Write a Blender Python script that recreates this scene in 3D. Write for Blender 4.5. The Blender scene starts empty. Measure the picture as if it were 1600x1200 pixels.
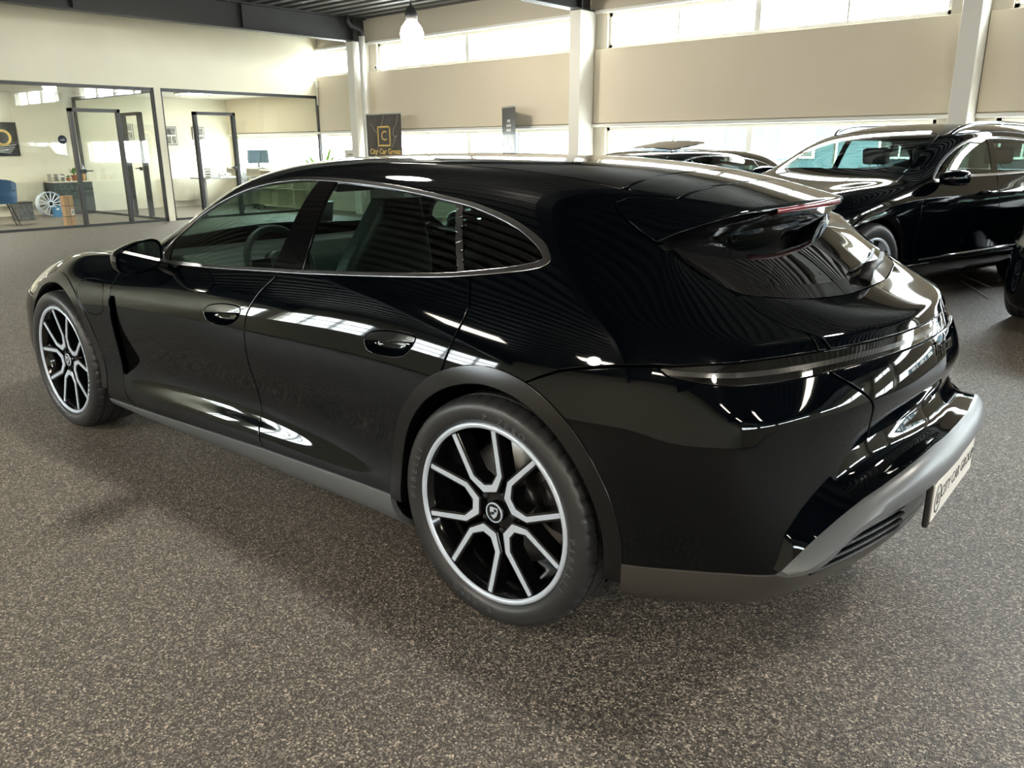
import bpy, bmesh, math, random
import numpy as np
from mathutils import Vector, Matrix
random.seed(7)
scene = bpy.context.scene
COL = scene.collection
# ------------------------------------------------------------------ camera
HEAD = math.radians(1.5506)                       # the wagon stands 1.55 degrees off the room's axes
cam_data = bpy.data.cameras.new('camera'); cam = bpy.data.objects.new('camera', cam_data); COL.objects.link(cam)
cam_data.sensor_fit = 'HORIZONTAL'; cam_data.sensor_width = 36.0
cam_data.lens = 1258.613 / 1600 * 36.0; cam_data.clip_start = 0.05; cam_data.clip_end = 400
_yaw, _pitch, _roll = math.radians(-48.8747), math.radians(16.378), math.radians(0.363)
_f = Vector((math.cos(_yaw)*math.cos(_pitch), math.sin(_yaw)*math.cos(_pitch), -math.sin(_pitch)))
_r = Vector((math.sin(_yaw), -math.cos(_yaw), 0)); _d = _f.cross(_r)
_r2 = _r*math.cos(_roll) + _d*math.sin(_roll); _d2 = -_r*math.sin(_roll) + _d*math.cos(_roll)
_M = Matrix((( _r2.x, -_d2.x, -_f.x, -1.5036), (_r2.y, -_d2.y, -_f.y, 2.5523), (_r2.z, -_d2.z, -_f.z, 1.3961), (0,0,0,1)))
cam.matrix_world = _M
scene.camera = cam
# ------------------------------------------------------------------ light
SKY = 5.0
world = bpy.data.worlds.new('sky'); scene.world = world; world.use_nodes = True
_n = world.node_tree.nodes; _bg = _n['Background']
_bg.inputs[0].default_value = (0.90, 0.96, 1.0, 1); _bg.inputs[1].default_value = SKY
scene.view_settings.view_transform = 'Standard'; scene.view_settings.look = 'None'
scene.view_settings.gamma = 1.0; scene.view_settings.use_curve_mapping = False
scene.view_settings.exposure = 3.05
scene.cycles.use_denoising = True
scene.cycles.max_bounces = 10; scene.cycles.diffuse_bounces = 5; scene.cycles.glossy_bounces = 6
scene.cycles.transparent_max_bounces = 24; scene.cycles.transmission_bounces = 8
scene.cycles.caustics_reflective = False; scene.cycles.caustics_refractive = False
scene.cycles.sample_clamp_indirect = 12.0
# ------------------------------------------------------------------ materials
def _new(name):
    m = bpy.data.materials.new(name); m.use_nodes = True
    return m, m.node_tree.nodes, m.node_tree.links
def mat(name, col, rough=0.5, metal=0.0, spec=0.5, coat=0.0, emit=None, estr=0.0, bump=None, var=None):
    m, n, l = _new(name); p = n['Principled BSDF']
    p.inputs['Base Color'].default_value = (*col, 1); p.inputs['Roughness'].default_value = rough
    p.inputs['Metallic'].default_value = metal; p.inputs['Specular IOR Level'].default_value = spec
    if coat: p.inputs['Coat Weight'].default_value = coat; p.inputs['Coat Roughness'].default_value = 0.02
    if emit: p.inputs['Emission Color'].default_value = (*emit, 1); p.inputs['Emission Strength'].default_value = estr
    if bump or var:
        tc = n.new('ShaderNodeTexCoord'); no = n.new('ShaderNodeTexNoise'); l.new(tc.outputs['Object'], no.inputs['Vector'])
        no.inputs['Scale'].default_value = (bump or var)[0]; no.inputs['Detail'].default_value = 4
        if bump:
            b = n.new('ShaderNodeBump'); b.inputs['Strength'].default_value = bump[1]; b.inputs['Distance'].default_value = bump[2]
            l.new(no.outputs['Fac'], b.inputs['Height']); l.new(b.outputs['Normal'], p.inputs['Normal'])
        if var:
            n2 = n.new('ShaderNodeTexNoise'); l.new(tc.outputs['Object'], n2.inputs['Vector']); n2.inputs['Scale'].default_value = var[0]; n2.inputs['Detail'].default_value = 5
            r = n.new('ShaderNodeValToRGB'); l.new(n2.outputs['Fac'], r.inputs['Fac'])
            r.color_ramp.elements[0].position = .3; r.color_ramp.elements[1].position = .7
            r.color_ramp.elements[0].color = (*[c*(1-var[1]) for c in col], 1); r.color_ramp.elements[1].color = (*[min(1, c*(1+var[1])) for c in col], 1)
            l.new(r.outputs['Color'], p.inputs['Base Color'])
    return m
def glass(name, tint, f0=0.05, rough=0.0):
    """thin sheet of glass: tinted see-through with a Schlick mirror on top, the same from both sides"""
    m, n, l = _new(name); n.remove(n['Principled BSDF'])
    t = n.new('ShaderNodeBsdfTransparent'); t.inputs['Color'].default_value = (*tint, 1)
    g = n.new('ShaderNodeBsdfGlossy'); g.inputs['Roughness'].default_value = rough; g.inputs['Color'].default_value = (1,1,1,1)
    lw = n.new('ShaderNodeLayerWeight'); lw.inputs['Blend'].default_value = 0.5
    pw = n.new('ShaderNodeMath'); pw.operation = 'POWER'; pw.inputs[1].default_value = 5.0; l.new(lw.outputs['Facing'], pw.inputs[0])
    mu = n.new('ShaderNodeMath'); mu.operation = 'MULTIPLY_ADD'; mu.inputs[1].default_value = 1-f0; mu.inputs[2].default_value = f0; l.new(pw.outputs[0], mu.inputs[0])
    mx = n.new('ShaderNodeMixShader'); l.new(mu.outputs[0], mx.inputs[0]); l.new(t.outputs[0], mx.inputs[1]); l.new(g.outputs[0], mx.inputs[2])
    l.new(mx.outputs[0], n['Material Output'].inputs['Surface'])
    return m
M = {}
M['paint'] = mat('black_car_paint', (.0006,.0014,.0026), .03, 0, .32)
M['gloss_black'] = mat('gloss_black_trim', (.003,.003,.0035), .05)
M['arch'] = mat('black_arch_trim', (.0035,.0035,.004), .20)
M['grey_trim'] = mat('grey_satin_trim', (.15,.16,.172), .36, .2, .5, bump=(900, .15, .0005))
M['dark_plastic'] = mat('dark_plastic', (.018,.018,.02), .45)
M['rubber'] = mat('tyre_rubber', (.030,.031,.033), .38, 0, .55, bump=(500, .2, .0006))
M['rim_black'] = mat('rim_gloss_black', (.004,.004,.0045), .10)
M['rim_silver'] = mat('rim_machined_silver', (.74,.83,.98), .34, .30)
M['chrome'] = mat('chrome_strip', (.55,.56,.58), .12, 1.0)
M['dark_chrome'] = mat('dark_window_strip', (.42,.425,.44), .16, 1.0)
M['brake'] = mat('brake_disc_steel', (.33,.33,.33), .32, 1.0)
M['caliper'] = mat('caliper_black', (.02,.02,.022), .3)
M['gap'] = mat('underbody_and_vent_shade', (.002,.002,.002), .9, 0, .02)  # black of the underside; in the vents it stands in for shade
M['side_glass'] = glass('tinted_side_glass', (.44,.60,.53), .07)
M['dark_glass'] = glass('dark_rear_glass', (.085,.11,.10), .07)
M['wind_glass'] = glass('windscreen_glass', (.72,.82,.78), .07)
M['lens_dark'] = mat('smoked_light_lens', (.010,.010,.011), .04, 0, .6, coat=.6)
M['lens_red'] = mat('red_reflector', (.16,.006,.008), .12)
M['lens_clear'] = mat('headlight_lens', (.45,.43,.38), .08, .3)
M['seat'] = mat('black_leather', (.022,.023,.025), .42, bump=(260, .15, .001))
M['interior'] = mat('dark_interior', (.016,.017,.018), .55)
M['headliner'] = mat('grey_headliner', (.055,.055,.057), .85)
M['white'] = mat('white_plate', (.82,.80,.74), .35)
M['black'] = mat('black_print', (.006,.006,.006), .4)
M['mirror'] = mat('mirror_glass', (.85,.88,.88), .02, 1.0)
# ------------------------------------------------------------------ mesh helpers
def mesh_obj(name, V, F, m=None, parent=None, N=None, smooth=False):
    me = bpy.data.meshes.new(name)
    V = np.asarray(V, float).reshape(-1, 3)
    me.from_pydata(V.tolist(), [], F if isinstance(F, list) else np.asarray(F).tolist()); me.update()
    if smooth or N is not None: me.polygons.foreach_set('use_smooth', [True]*len(me.polygons))
    if N is not None: me.normals_split_custom_set_from_vertices(np.asarray(N).tolist())
    if m is not None: me.materials.append(M[m] if isinstance(m, str) else m)
    o = bpy.data.objects.new(name, me); COL.objects.link(o)
    if parent is not None: o.parent = parent
    return o
def tag(o, label=None, cat=None, group=None, kind=None):
    if label: o['label'] = label
    if cat: o['category'] = cat
    if group: o['group'] = group
    if kind: o['kind'] = kind
    return o
def empty(name, loc=(0,0,0), rz=0.0, parent=None, **k):
    o = bpy.data.objects.new(name, None); COL.objects.link(o); o.location = loc; o.rotation_euler = (0,0,rz)
    o.empty_display_size = .1
    if parent is not None: o.parent = parent
    return tag(o, **k)
class MB:
    """collects simple shapes into one mesh"""
    def __init__(s): s.V = []; s.F = []; s.sm = []
    def add(s, V, F, smooth=False):
        b = len(s.V); s.V += [tuple(v) for v in V]; s.F += [[b+i for i in f] for f in F]; s.sm += [smooth]*len(F); return s
    def box(s, x0, x1, y0, y1, z0, z1):
        V = [(x,y,z) for x in (x0,x1) for y in (y0,y1) for z in (z0,z1)]
        return s.add(V, [[0,1,3,2],[4,6,7,5],[0,4,5,1],[2,3,7,6],[0,2,6,4],[1,5,7,3]])
    def obox(s, c, ax, half):                         # oriented box: centre, 3 axes, half sizes
        c = Vector(c); a = [Vector(v).normalized()*h for v, h in zip(ax, half)]
        V = [c+i*a[0]+j*a[1]+k*a[2] for i in (-1,1) for j in (-1,1) for k in (-1,1)]
        F = [[0,1,3,2],[4,6,7,5],[0,4,5,1],[2,3,7,6],[0,2,6,4],[1,5,7,3]]
        if a[0].cross(a[1]).dot(a[2]) < 0: F = [f[::-1] for f in F]
        return s.add(V, F)
    def bar(s, p, q, w, h=None, up=(0,0,1)):          # rectangular bar from p to q
        p, q = Vector(p), Vector(q); d = q-p; u = Vector(up)
        if abs(d.normalized().dot(u)) > .99: u = Vector((1,0,0))
        sd = d.cross(u).normalized(); u2 = sd.cross(d).normalized()
        return s.obox((p+q)/2, (d, sd, u2), (d.length/2, w/2, (h or w)/2))
    def tube(s, pts, r, n=10, caps=True):
        pts = [Vector(p) for p in pts]; rs = r if isinstance(r, (list,tuple)) else [r]*len(pts)
        V = []; prev = None
        for i, p in enumerate(pts):
            d = (pts[min(i+1,len(pts)-1)]-pts[max(i-1,0)]).normalized()
            u = Vector((0,0,1)) if abs(d.z) < .95 else Vector((1,0,0))
            a = d.cross(u).normalized()
            if prev is not None and a.dot(prev) < 0: a = -a
            if prev is not None:
                a = (prev - d*prev.dot(d)).normalized()
            prev = a; b = d.cross(a)
            V += [p+(a*math.cos(t)+b*math.sin(t))*rs[i] for t in (2*math.pi*k/n for k in range(n))]
        F = [[i*n+k, i*n+(k+1)%n, (i+1)*n+(k+1)%n, (i+1)*n+k] for i in range(len(pts)-1) for k in range(n)]
        F = [f[::-1] for f in F] if False else F
        s.add(V, F, True)
        if caps: s.add(V[:n], [list(range(n))[::-1]]); s.add(V[-n:], [list(range(n))])
        return s
    def lathe(s, prof, n=48, axis='z', c=(0,0,0), closed=False):
        """prof list of (r,h)"""
        V = []
        for k in range(n):
            t = 2*math.pi*k/n; cs, sn = math.cos(t), math.sin(t)
            for r, h in prof:
                p = {'z':(r*cs, r*sn, h), 'y':(r*cs, h, r*sn), 'x':(h, r*cs, r*sn)}[axis]
                V.append((p[0]+c[0], p[1]+c[1], p[2]+c[2]))
        m = len(prof); F = []
        for k in range(n):
            for i in range(m-1 if not closed else m):
                j = (i+1) % m; F.append([k*m+i, ((k+1)%n)*m+i, ((k+1)%n)*m+j, k*m+j])
        return s.add(V, F, True)
    def prism(s, poly, z0, z1, axis='z'):
        """extrude a 2D polygon; axis z: (x,y) ; axis y: (x,z) ; axis x: (y,z)"""
        f = {'z':lambda p,h:(p[0],p[1],h), 'y':lambda p,h:(p[0],h,p[1]), 'x':lambda p,h:(h,p[0],p[1])}[axis]
        n = len(poly); V = [f(p,z0) for p in poly]+[f(p,z1) for p in poly]
        F = [[i,(i+1)%n,n+(i+1)%n,n+i] for i in range(n)]+[list(range(n))[::-1], list(range(n,2*n))]
        return s.add(V, F)
    def grid(s, G, smooth=True, flip=False):
        r, c = len(G), len(G[0]); V = [p for row in G for p in row]
        F = [[i*c+j, i*c+j+1, (i+1)*c+j+1, (i+1)*c+j] for i in range(r-1) for j in range(c-1)]
        if flip: F = [f[::-1] for f in F]
        return s.add(V, F, smooth)
    def sphere(s, c, r, n=16, m=10):
        rx, ry, rz = r if isinstance(r, (tuple,list)) else (r,r,r)
        prof = [(math.cos(a), math.sin(a)) for a in (-math.pi/2+math.pi*i/m for i in range(m+1))]
        V = []
        for k in range(n):
            t = 2*math.pi*k/n
            V += [(c[0]+rx*p*math.cos(t), c[1]+ry*p*math.sin(t), c[2]+rz*h) for p, h in prof]
        F = [[k*(m+1)+i, ((k+1)%n)*(m+1)+i, ((k+1)%n)*(m+1)+i+1, k*(m+1)+i+1] for k in range(n) for i in range(m)]
        return s.add(V, F, True)
    def build(s, name, m=None, parent=None, bevel=0, recalc=True, seg=2, loc=None, rz=0):
        me = bpy.data.meshes.new(name); me.from_pydata(s.V, [], s.F); me.update()
        bm = bmesh.new(); bm.from_mesh(me)
        for f, k in zip(bm.faces, s.sm): f.smooth = k
        bmesh.ops.remove_doubles(bm, verts=bm.verts, dist=1e-6)
        if recalc: bmesh.ops.recalc_face_normals(bm, faces=bm.faces)
        if bevel:
            es = [e for e in bm.edges if len(e.link_faces) == 2 and e.calc_face_angle(0) > .6]
            bmesh.ops.bevel(bm, geom=es, offset=bevel, segments=seg, affect='EDGES', profile=.5, clamp_overlap=True)
        bm.to_mesh(me); bm.free()
        if m is not None: me.materials.append(M[m] if isinstance(m, str) else m)
        o = bpy.data.objects.new(name, me); COL.objects.link(o)
        if parent is not None: o.parent = parent
        if loc is not None: o.location = loc; o.rotation_euler = (0,0,rz)
        return o
def soften(o, ang=35):
    """smooth shading, sharp past an angle"""
    me = o.data; me.polygons.foreach_set('use_smooth', [True]*len(me.polygons))
    bm = bmesh.new(); bm.from_mesh(me)
    for e in bm.edges: e.smooth = not (len(e.link_faces) == 2 and e.calc_face_angle(0) > math.radians(ang))
    bm.to_mesh(me); bm.free(); return o
def text_mesh(name, s, size, m, parent=None, depth=.001, shear=0.0, align='CENTER', spacing=1.0, bold=0.0):
    cu = bpy.data.curves.new(name, 'FONT'); cu.body = s; cu.size = size; cu.extrude = depth; cu.align_x = align; cu.align_y = 'CENTER'
    cu.shear = shear; cu.space_character = spacing; cu.offset = bold; cu.resolution_u = 3
    t = bpy.data.objects.new(name+'_tmp', cu); COL.objects.link(t)
    me = bpy.data.meshes.new_from_object(t.evaluated_get(bpy.context.evaluated_depsgraph_get()))
    bpy.data.objects.remove(t); bpy.data.curves.remove(cu)
    me.name = name; me.materials.clear(); me.materials.append(M[m] if isinstance(m, str) else m)
    o = bpy.data.objects.new(name, me); COL.objects.link(o)
    if parent is not None: o.parent = parent
    return o
def copy_tree(o, parent=None):
    c = o.copy(); COL.objects.link(c); c.parent = parent
    for ch in o.children: copy_tree(ch, c)
    return c
def spline(pts, n=8, closed=False):
    """Catmull-Rom through points of any dimension"""
    P = [np.asarray(p, float) for p in pts]; out = []; L = len(P)
    for i in range(L if closed else L-1):
        p0 = P[i-1] if (closed or i > 0) else 2*P[0]-P[1]; p1 = P[i]; p2 = P[(i+1) % L]
        p3 = P[(i+2) % L] if (closed or i+2 < L) else 2*P[-1]-P[-2]
        for k in range(n):
            t = k/n; out.append(.5*((2*p1)+(p2-p0)*t+(2*p0-5*p1+4*p2-p3)*t*t+(3*p1-p0-3*p2+p3)*t**3))
    if not closed: out.append(P[-1])
    return np.array(out)
# ================================================================== the hall
XO, YW, XB = 14.67, -9.34, 18.70            # office glass front, window wall, back wall of the offices
YL, XR, ZC = 9.6, -14.5, 4.0                # opposite wall, wall behind the camera, ceiling deck
CX = [18.82-5.87*k for k in range(6)]       # column axes along the window wall
M['wall'] = mat('cream_plaster', (.80,.755,.59), .75, var=(1.2,.03), bump=(90,.08,.002))
M['panel'] = mat('beige_wall_panel', (.74,.655,.51), .7, var=(.6,.03))
M['fascia'] = mat('grey_beige_fascia', (.60,.55,.45), .75, var=(.8,.03))
M['column'] = mat('white_painted_steel', (.76,.74,.67), .45)
M['white_frame'] = mat('white_window_frame', (.80,.79,.74), .4)
M['steel_dark'] = mat('dark_painted_steel', (.020,.021,.021), .5, bump=(40,.1,.004))
M['deck'] = mat('steel_roof_deck', (.115,.115,.11), .42, .35)
M['black_frame'] = mat('black_aluminium_frame', (.022,.023,.023), .4)
M['win_glass'] = glass('window_glass', (.93,.96,.95), .06)
M['wall_glass'] = glass('partition_glass', (.90,.93,.88), .075)
def floor_mat():
    m, n, l = _new('rubber_granule_floor'); p = n['Principled BSDF']
    tc = n.new('ShaderNodeTexCoord')
    v = n.new('ShaderNodeTexVoronoi'); v.inputs['Scale'].default_value = 215; l.new(tc.outputs['Object'], v.inputs['Vector'])
    v2 = n.new('ShaderNodeTexVoronoi'); v2.inputs['Scale'].default_value = 70; l.new(tc.outputs['Object'], v2.inputs['Vector'])
    big = n.new('ShaderNodeTexNoise'); big.inputs['Scale'].default_value = .55; big.inputs['Detail'].default_value = 3; l.new(tc.outputs['Object'], big.inputs['Vector'])
    sep = n.new('ShaderNodeSeparateColor'); l.new(v.outputs['Color'], sep.inputs[0])
    r = n.new('ShaderNodeValToRGB'); l.new(sep.outputs[0], r.inputs['Fac'])
    e = r.color_ramp.elements; e[0].position = 0; e[0].color = (.042,.037,.032,1); e[1].position = 1; e[1].color = (.92,.80,.64,1)
    for q, c in ((.44,(.125,.110,.094)),(.70,(.26,.226,.19)),(.90,(.50,.43,.357))):
        k = e.new(q); k.color = (*c,1)
    sep2 = n.new('ShaderNodeSeparateColor'); l.new(v2.outputs['Color'], sep2.inputs[0])
    mx = n.new('ShaderNodeMix'); mx.data_type = 'RGBA'; mx.blend_type = 'MULTIPLY'; mx.inputs[0].default_value = .35
    l.new(r.outputs[0], mx.inputs[6]); l.new(sep2.outputs[0], mx.inputs[7])
    mx2 = n.new('ShaderNodeMix'); mx2.data_type = 'RGBA'; mx2.blend_type = 'MULTIPLY'; mx2.inputs[0].default_value = .25
    l.new(mx.outputs[2], mx2.inputs[6]); l.new(big.outputs['Fac'], mx2.inputs[7])
    l.new(mx2.outputs[2], p.inputs['Base Color'])
    b = n.new('ShaderNodeBump'); b.inputs['Strength'].default_value = .55; b.inputs['Distance'].default_value = .004
    l.new(v.outputs['Distance'], b.inputs['Height']); l.new(b.outputs['Normal'], p.inputs['Normal'])
    p.inputs['Roughness'].default_value = .50; p.inputs['Specular IOR Level'].default_value = .7
    return m
M['floor'] = floor_mat()
def struct(o, label=None): o['kind'] = 'structure'; return tag(o, label) if label else o
struct(MB().box(XR-.2, XB+.3, YW-.25, YL+.25, -.12, 0).build('floor', 'floor'), 'dark speckled rubber granule floor of the showroom')
# ---- ceiling: trapezoid steel deck, ribs run along the window wall
def deck():
    b = MB(); pitch, dep = .30, .10; y = YW-.2; P = []
    while y < YL+.2:
        P += [(y, ZC+dep), (y+.09, ZC+dep), (y+.13, ZC), (y+.26, ZC), ]; y += pitch
    top = ZC+.30
    G = [[(XR-.2, a, z) for a, z in P], [(XB+.3, a, z) for a, z in P]]
    b.grid(G, smooth=False); b.box(XR-.2, XB+.3, YW-.25, YL+.25, top, top+.05)
    return b.build('ceiling', 'deck', recalc=False)
struct(deck(), 'dark corrugated steel roof deck')
_k = [0]
def trim(b, m, label, bevel=0):
    _k[0] += 1; return struct(b.build('trim_%d' % _k[0], m, bevel=bevel), label)
# ---- walls with window openings, pieces around the openings
def wall_with_bands(name, axis, plane, out, spans, lo, hi, bands, m, label):
    """bands: list of (z0,z1); spans: list of openings (a0,a1) along the wall"""
    b = MB(); zs = [0.0]
    t = sorted((plane, plane+.25*out))
    def bx(a0, a1, z0, z1):
        if axis == 'x': b.box(a0, a1, t[0], t[1], z0, z1)
        else: b.box(t[0], t[1], a0, a1, z0, z1)
    z = 0.0
    for z0, z1 in bands:
        bx(lo, hi, z, z0); a = lo
        for s0, s1 in spans: bx(a, s0, z0, z1); a = s1
        bx(a, hi, z0, z1); z = z1
    bx(lo, hi, z, ZC+.3)
    return struct(b.build(name, m), label)
_w = [0]
def window(axis, plane, out, a0, a1, z0, z1, posts, fw=.055, rows=1):
    """frame, posts and one pane per field; posts = list of (position, width)"""
    _w[0] += 1; e = struct(empty('window_%d' % _w[0], ((a0, plane, z0) if axis == 'x' else (plane, a0, z0))))
    ox, oy, oz = e.location
    y0, y1 = sorted((plane+.06*out, plane+.13*out))
    def bx(b, p0, p1, q0, q1, d=0):
        if axis == 'x': b.box(p0-ox, p1-ox, y0-oy-d, y1-oy+d, q0-oz, q1-oz)
        else: b.box(y0-ox-d, y1-ox+d, p0-oy, p1-oy, q0-oz, q1-oz)
    f = MB(); bx(f, a0, a1, z0, z0+fw); bx(f, a0, a1, z1-fw, z1); bx(f, a0, a0+fw, z0, z1); bx(f, a1-fw, a1, z0, z1)
    f.build('window_frame', 'white_frame', e)
    for p, w in posts:
        q = MB(); bx(q, p-w/2, p+w/2, z0+fw, z1-fw, .004); q.build('mullion', 'white_frame', e)
    for r in range(1, rows):
        zz = z0+(z1-z0)*r/rows; q = MB(); bx(q, a0+fw, a1-fw, zz-.015, zz+.015, .004); q.build('transom', 'white_frame', e)
    ed = [a0+fw]+[v for p, w in posts for v in (p-w/2, p+w/2)]+[a1-fw]
    ym = (y0+y1)/2
    for i in range(0, len(ed), 2):
        q = MB()
        if axis == 'x': q.box(ed[i]-ox, ed[i+1]-ox, ym-oy-.006, ym-oy-.0055, z0+fw-oz, z1-fw-oz)
        else: q.box(ym-ox-.006, ym-ox-.0055, ed[i]-oy, ed[i+1]-oy, z0+fw-oz, z1-fw-oz)
        # a pane is one sheet: keep the single face towards the hall
        v = q.V; pane = MB(); pane.add([v[0],v[1],v[5],v[4]] if axis == 'x' else [v[0],v[1],v[3],v[2]], [[0,1,2,3]])
        pane.build('window_pane', 'win_glass', e, recalc=False)
    return e
def portal(axis, plane, out, a0, a1, z0, z1):
    ld = bpy.data.lights.new('window_portal', 'AREA'); ld.shape = 'RECTANGLE'; ld.size = a1-a0; ld.size_y = z1-z0
    ld.cycles.is_portal = True
    o = bpy.data.objects.new('window_portal', ld); COL.objects.link(o)
    if axis == 'x':
        o.location = ((a0+a1)/2, plane+.02*-out, (z0+z1)/2); o.rotation_euler = (math.pi/2, 0, 0) if out > 0 else (math.pi/2, 0, math.pi)
        # light looks along -Z of the object: towards the hall
        o.rotation_euler = (-math.pi/2, 0, 0) if out > 0 else (math.pi/2, 0, 0)
    else:
        o.location = (plane+.02*-out, (a0+a1)/2, (z0+z1)/2); o.rotation_euler = (math.pi/2, 0, math.pi/2) if out > 0 else (math.pi/2, 0, -math.pi/2)
UP, LOW = (2.96, 3.50), (.95, 1.71)
spansR = sorted((CX[k+1]+.34, CX[k]-.34) for k in range(5)) ; spansR = [(XR+.5, CX[5]-.34)]+spansR
wall_with_bands('wall_right', 'x', YW, -1, spansR, XR, XB+.3, [LOW, UP], 'fascia', 'cream window wall with upper and lower window bands')
for a0, a1 in spansR:
    m = (a0+a1)/2; q = (a1-a0)/4
    for z0, z1 in (LOW, UP):
        window('x', YW, -1, a0, a1, z0, z1, [(m-q,.03),(m,.09),(m+q,.03)]); portal('x', YW, -1, a0, a1, z0, z1)
    if a1 < XO+4 :
        trim(MB().box(a0-.24, a1+.22, YW, YW+.05, 1.78, 2.95), 'panel', 'smooth beige wall panel between the two window bands', .006)
        trim(MB().box(a0-.24, a1+.22, YW, YW+.09, 1.715, 1.765), 'white_frame', 'white ledge above the lower windows', .006)
        trim(MB().box(a0-.24, a1+.22, YW, YW+.07, 3.50, 3.545), 'white_frame', 'white ledge above the upper windows', .004)
        trim(MB().box(a0-.24, a1+.22, YW, YW+.16, .90, .95), 'white_frame', 'white window sill board', .006)
for i, c in enumerate(CX[1:], 1):           # boxed steel columns
    o = MB().box(c-.11, c+.11, YW+.003, -8.90, 0, 3.53).build('column', 'column', bevel=.008)
    struct(o, 'white boxed steel column at the window wall')
    b = MB().box(c-.10, c+.10, -9.30, YL, 3.53, 3.555).box(c-.012, c+.012, -9.30, YL, 3.555, ZC-.03).box(c-.10, c+.10, -9.30, YL, ZC-.03, ZC-.005)
    for y in (-8.95, -6.4, -3.4, 0, 3, 6): b.box(c-.10, c+.10, y-.008, y+.008, 3.555, ZC-.03)
    struct(b.build('ceiling_beam', 'steel_dark'), 'dark steel roof beam carried by a window wall column')
# the wall opposite and the one behind the camera (seen in the paint and glass)
spL = [(7.6+3.1*k, 7.6+3.1*k+2.5) for k in range(3)]
wall_with_bands('wall_left', 'x', YL, 1, spL, XR, XB+.3, [(2.35, 3.55)], 'wall', 'cream wall with tall window fields')
for a0, a1 in spL:
    window('x', YL, 1, a0, a1, 2.35, 3.55, [(a0+.833*i, .05) for i in (1,2)], rows=3); portal('x', YL, 1, a0, a1, 2.35, 3.55)
spB = [(YW+.9+4.6*k, YW+.9+4.6*k+3.9) for k in range(4)]
wall_with_bands('wall_back', 'y', XR, -1, spB, YW-.2, YL+.2, [(2.95,3.5)], 'wall', 'cream wall with a high band of windows')
for a0, a1 in spB:
    for z0, z1 in ((2.95,3.5),):
        window('y', XR, -1, a0, a1, z0, z1, [(a0+1.3,.06),(a0+2.6,.06)]); portal('y', XR, -1, a0, a1, z0, z1)
# ---- glazed office front
ZG = 2.52
b = MB().box(XO, XO+.14, YW, YL, ZG+.03, ZC+.12).box(XO-.01, XO+.14, -5.56, -5.43, 0, ZG+.04).box(XO, XO+.12, YW, -9.30, 0, ZG+.04).box(XO, XO+.14, .9, YL, 0, ZG+.04)
struct(b.build('wall_front', 'wall'), 'cream wall above the glazed offices')
def glazed(y0, y1, name_label, door, pleats, hinge):
    """a framed glass front between y0<y1 on the office line, with a glass door in a black frame"""
    e = struct(empty('window_%d' % (_w[0]+1), (XO, y0, 0)), name_label); _w[0] += 1
    L = y1-y0; f = MB()
    f.box(.02,.09,0,L,0,.045); f.box(.02,.09,0,L,ZG-.03,ZG+.03); f.box(.02,.09,0,.04,0,ZG); f.box(.02,.09,L-.04,L,0,ZG)
    f.build('window_frame', 'black_frame', e)
    d0, d1 = door; d0 -= y0; d1 -= y0
    g = MB(); g.box(.0,.10,d0,d0+.06,0,2.13); g.box(.0,.10,d1-.06,d1,0,2.13); g.box(.0,.10,d0,d1,2.07,2.13); g.build('door_frame', 'black_frame', e)
    ed = [0.04]+[p-y0 for p in pleats]+[L-.04]
    for a, c in zip(ed, ed[1:]):
        MB().add([(.05,a+.002,.045),(.05,c-.002,.045),(.05,c-.002,ZG-.03),(.05,a+.002,ZG-.03)], [[0,1,2,3]]).build('window_pane', 'wall_glass', e, recalc=False)
    h = MB(); hy = d1-.10 if hinge else d0+.10; s = -1 if hinge else 1
    h.box(-.02,.0,hy-.05,hy+.05,.98,1.05); h.tube([(-.03,hy,1.02),(-.07,hy,1.02),(-.07,hy+s*.14,1.02)],.011,8); h.build('door_handle', 'black_frame', e)
    g = MB(); g.box(-.01,.0,d0 if hinge else d1-.06,d0+.06 if hinge else d1,1.75,1.88); g.build('hinge', 'black_frame', e)
    return e
glazed(-5.43, .9, 'black framed glass front of the office with the blue chair', (-4.72,-3.80), [-4.72,-3.80,-2.55,-1.3], True)
glazed(-9.30, -5.56, 'black framed glass front of the corner office', (-7.13,-6.21), [-8.3,-7.13,-6.21], False)
# inner glass partition between the two offices, running back from the pier
e = struct(empty('window_%d' % (_w[0]+1), (XO+.14, -5.50, 0)), 'glass partition with a black framed door between the two offices'); _w[0] += 1
L = XB-XO-.16
f = MB().box(0,L,-.03,.03,0,.045).box(0,L,-.03,.03,ZG-.05,ZG+.02).box(L-.04,L,-.03,.03,0,ZG); f.build('window_frame', 'black_frame', e)
d0, d1 = .72, 1.52
MB().box(d0,d0+.06,-.05,.05,0,2.13).box(d1-.06,d1,-.05,.05,0,2.13).box(d0,d1,-.05,.05,2.07,2.13).build('door_frame', 'black_frame', e)
MB().box(d0+.07,d0+.17,.05,.07,.98,1.05).tube([(d0+.1,.07,1.02),(d0+.1,.11,1.02),(d0+.24,.11,1.02)],.011,8).build('door_handle', 'black_frame', e)
for a, c in ((0,d0),(d0,d1),(d1,2.6),(2.6,L-.04)):
    MB().add([(a+.002,0,.045),(c-.002,0,.045),(c-.002,0,ZG-.05),(a+.002,0,ZG-.05)], [[0,1,2,3]]).build('window_pane', 'wall_glass', e, recalc=False)
M['office_wall'] = mat('office_plaster', (.78,.75,.64), .8)
M['office_ceiling'] = mat('office_ceiling_white', (.80,.79,.74), .8)
struct(MB().box(XB, XB+.25, YW, YL, 0, ZC+.3).build('wall_office_back', 'office_wall'), 'cream rear wall of the offices')
struct(MB().box(XO+.14, XB, -5.47, YL, ZG+.10, ZG+.14).box(XO+.14, XB, YW+.05, -5.53, ZG+.10, ZG+.14).build('ceiling_office', 'office_ceiling'), 'white office ceiling')
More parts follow.
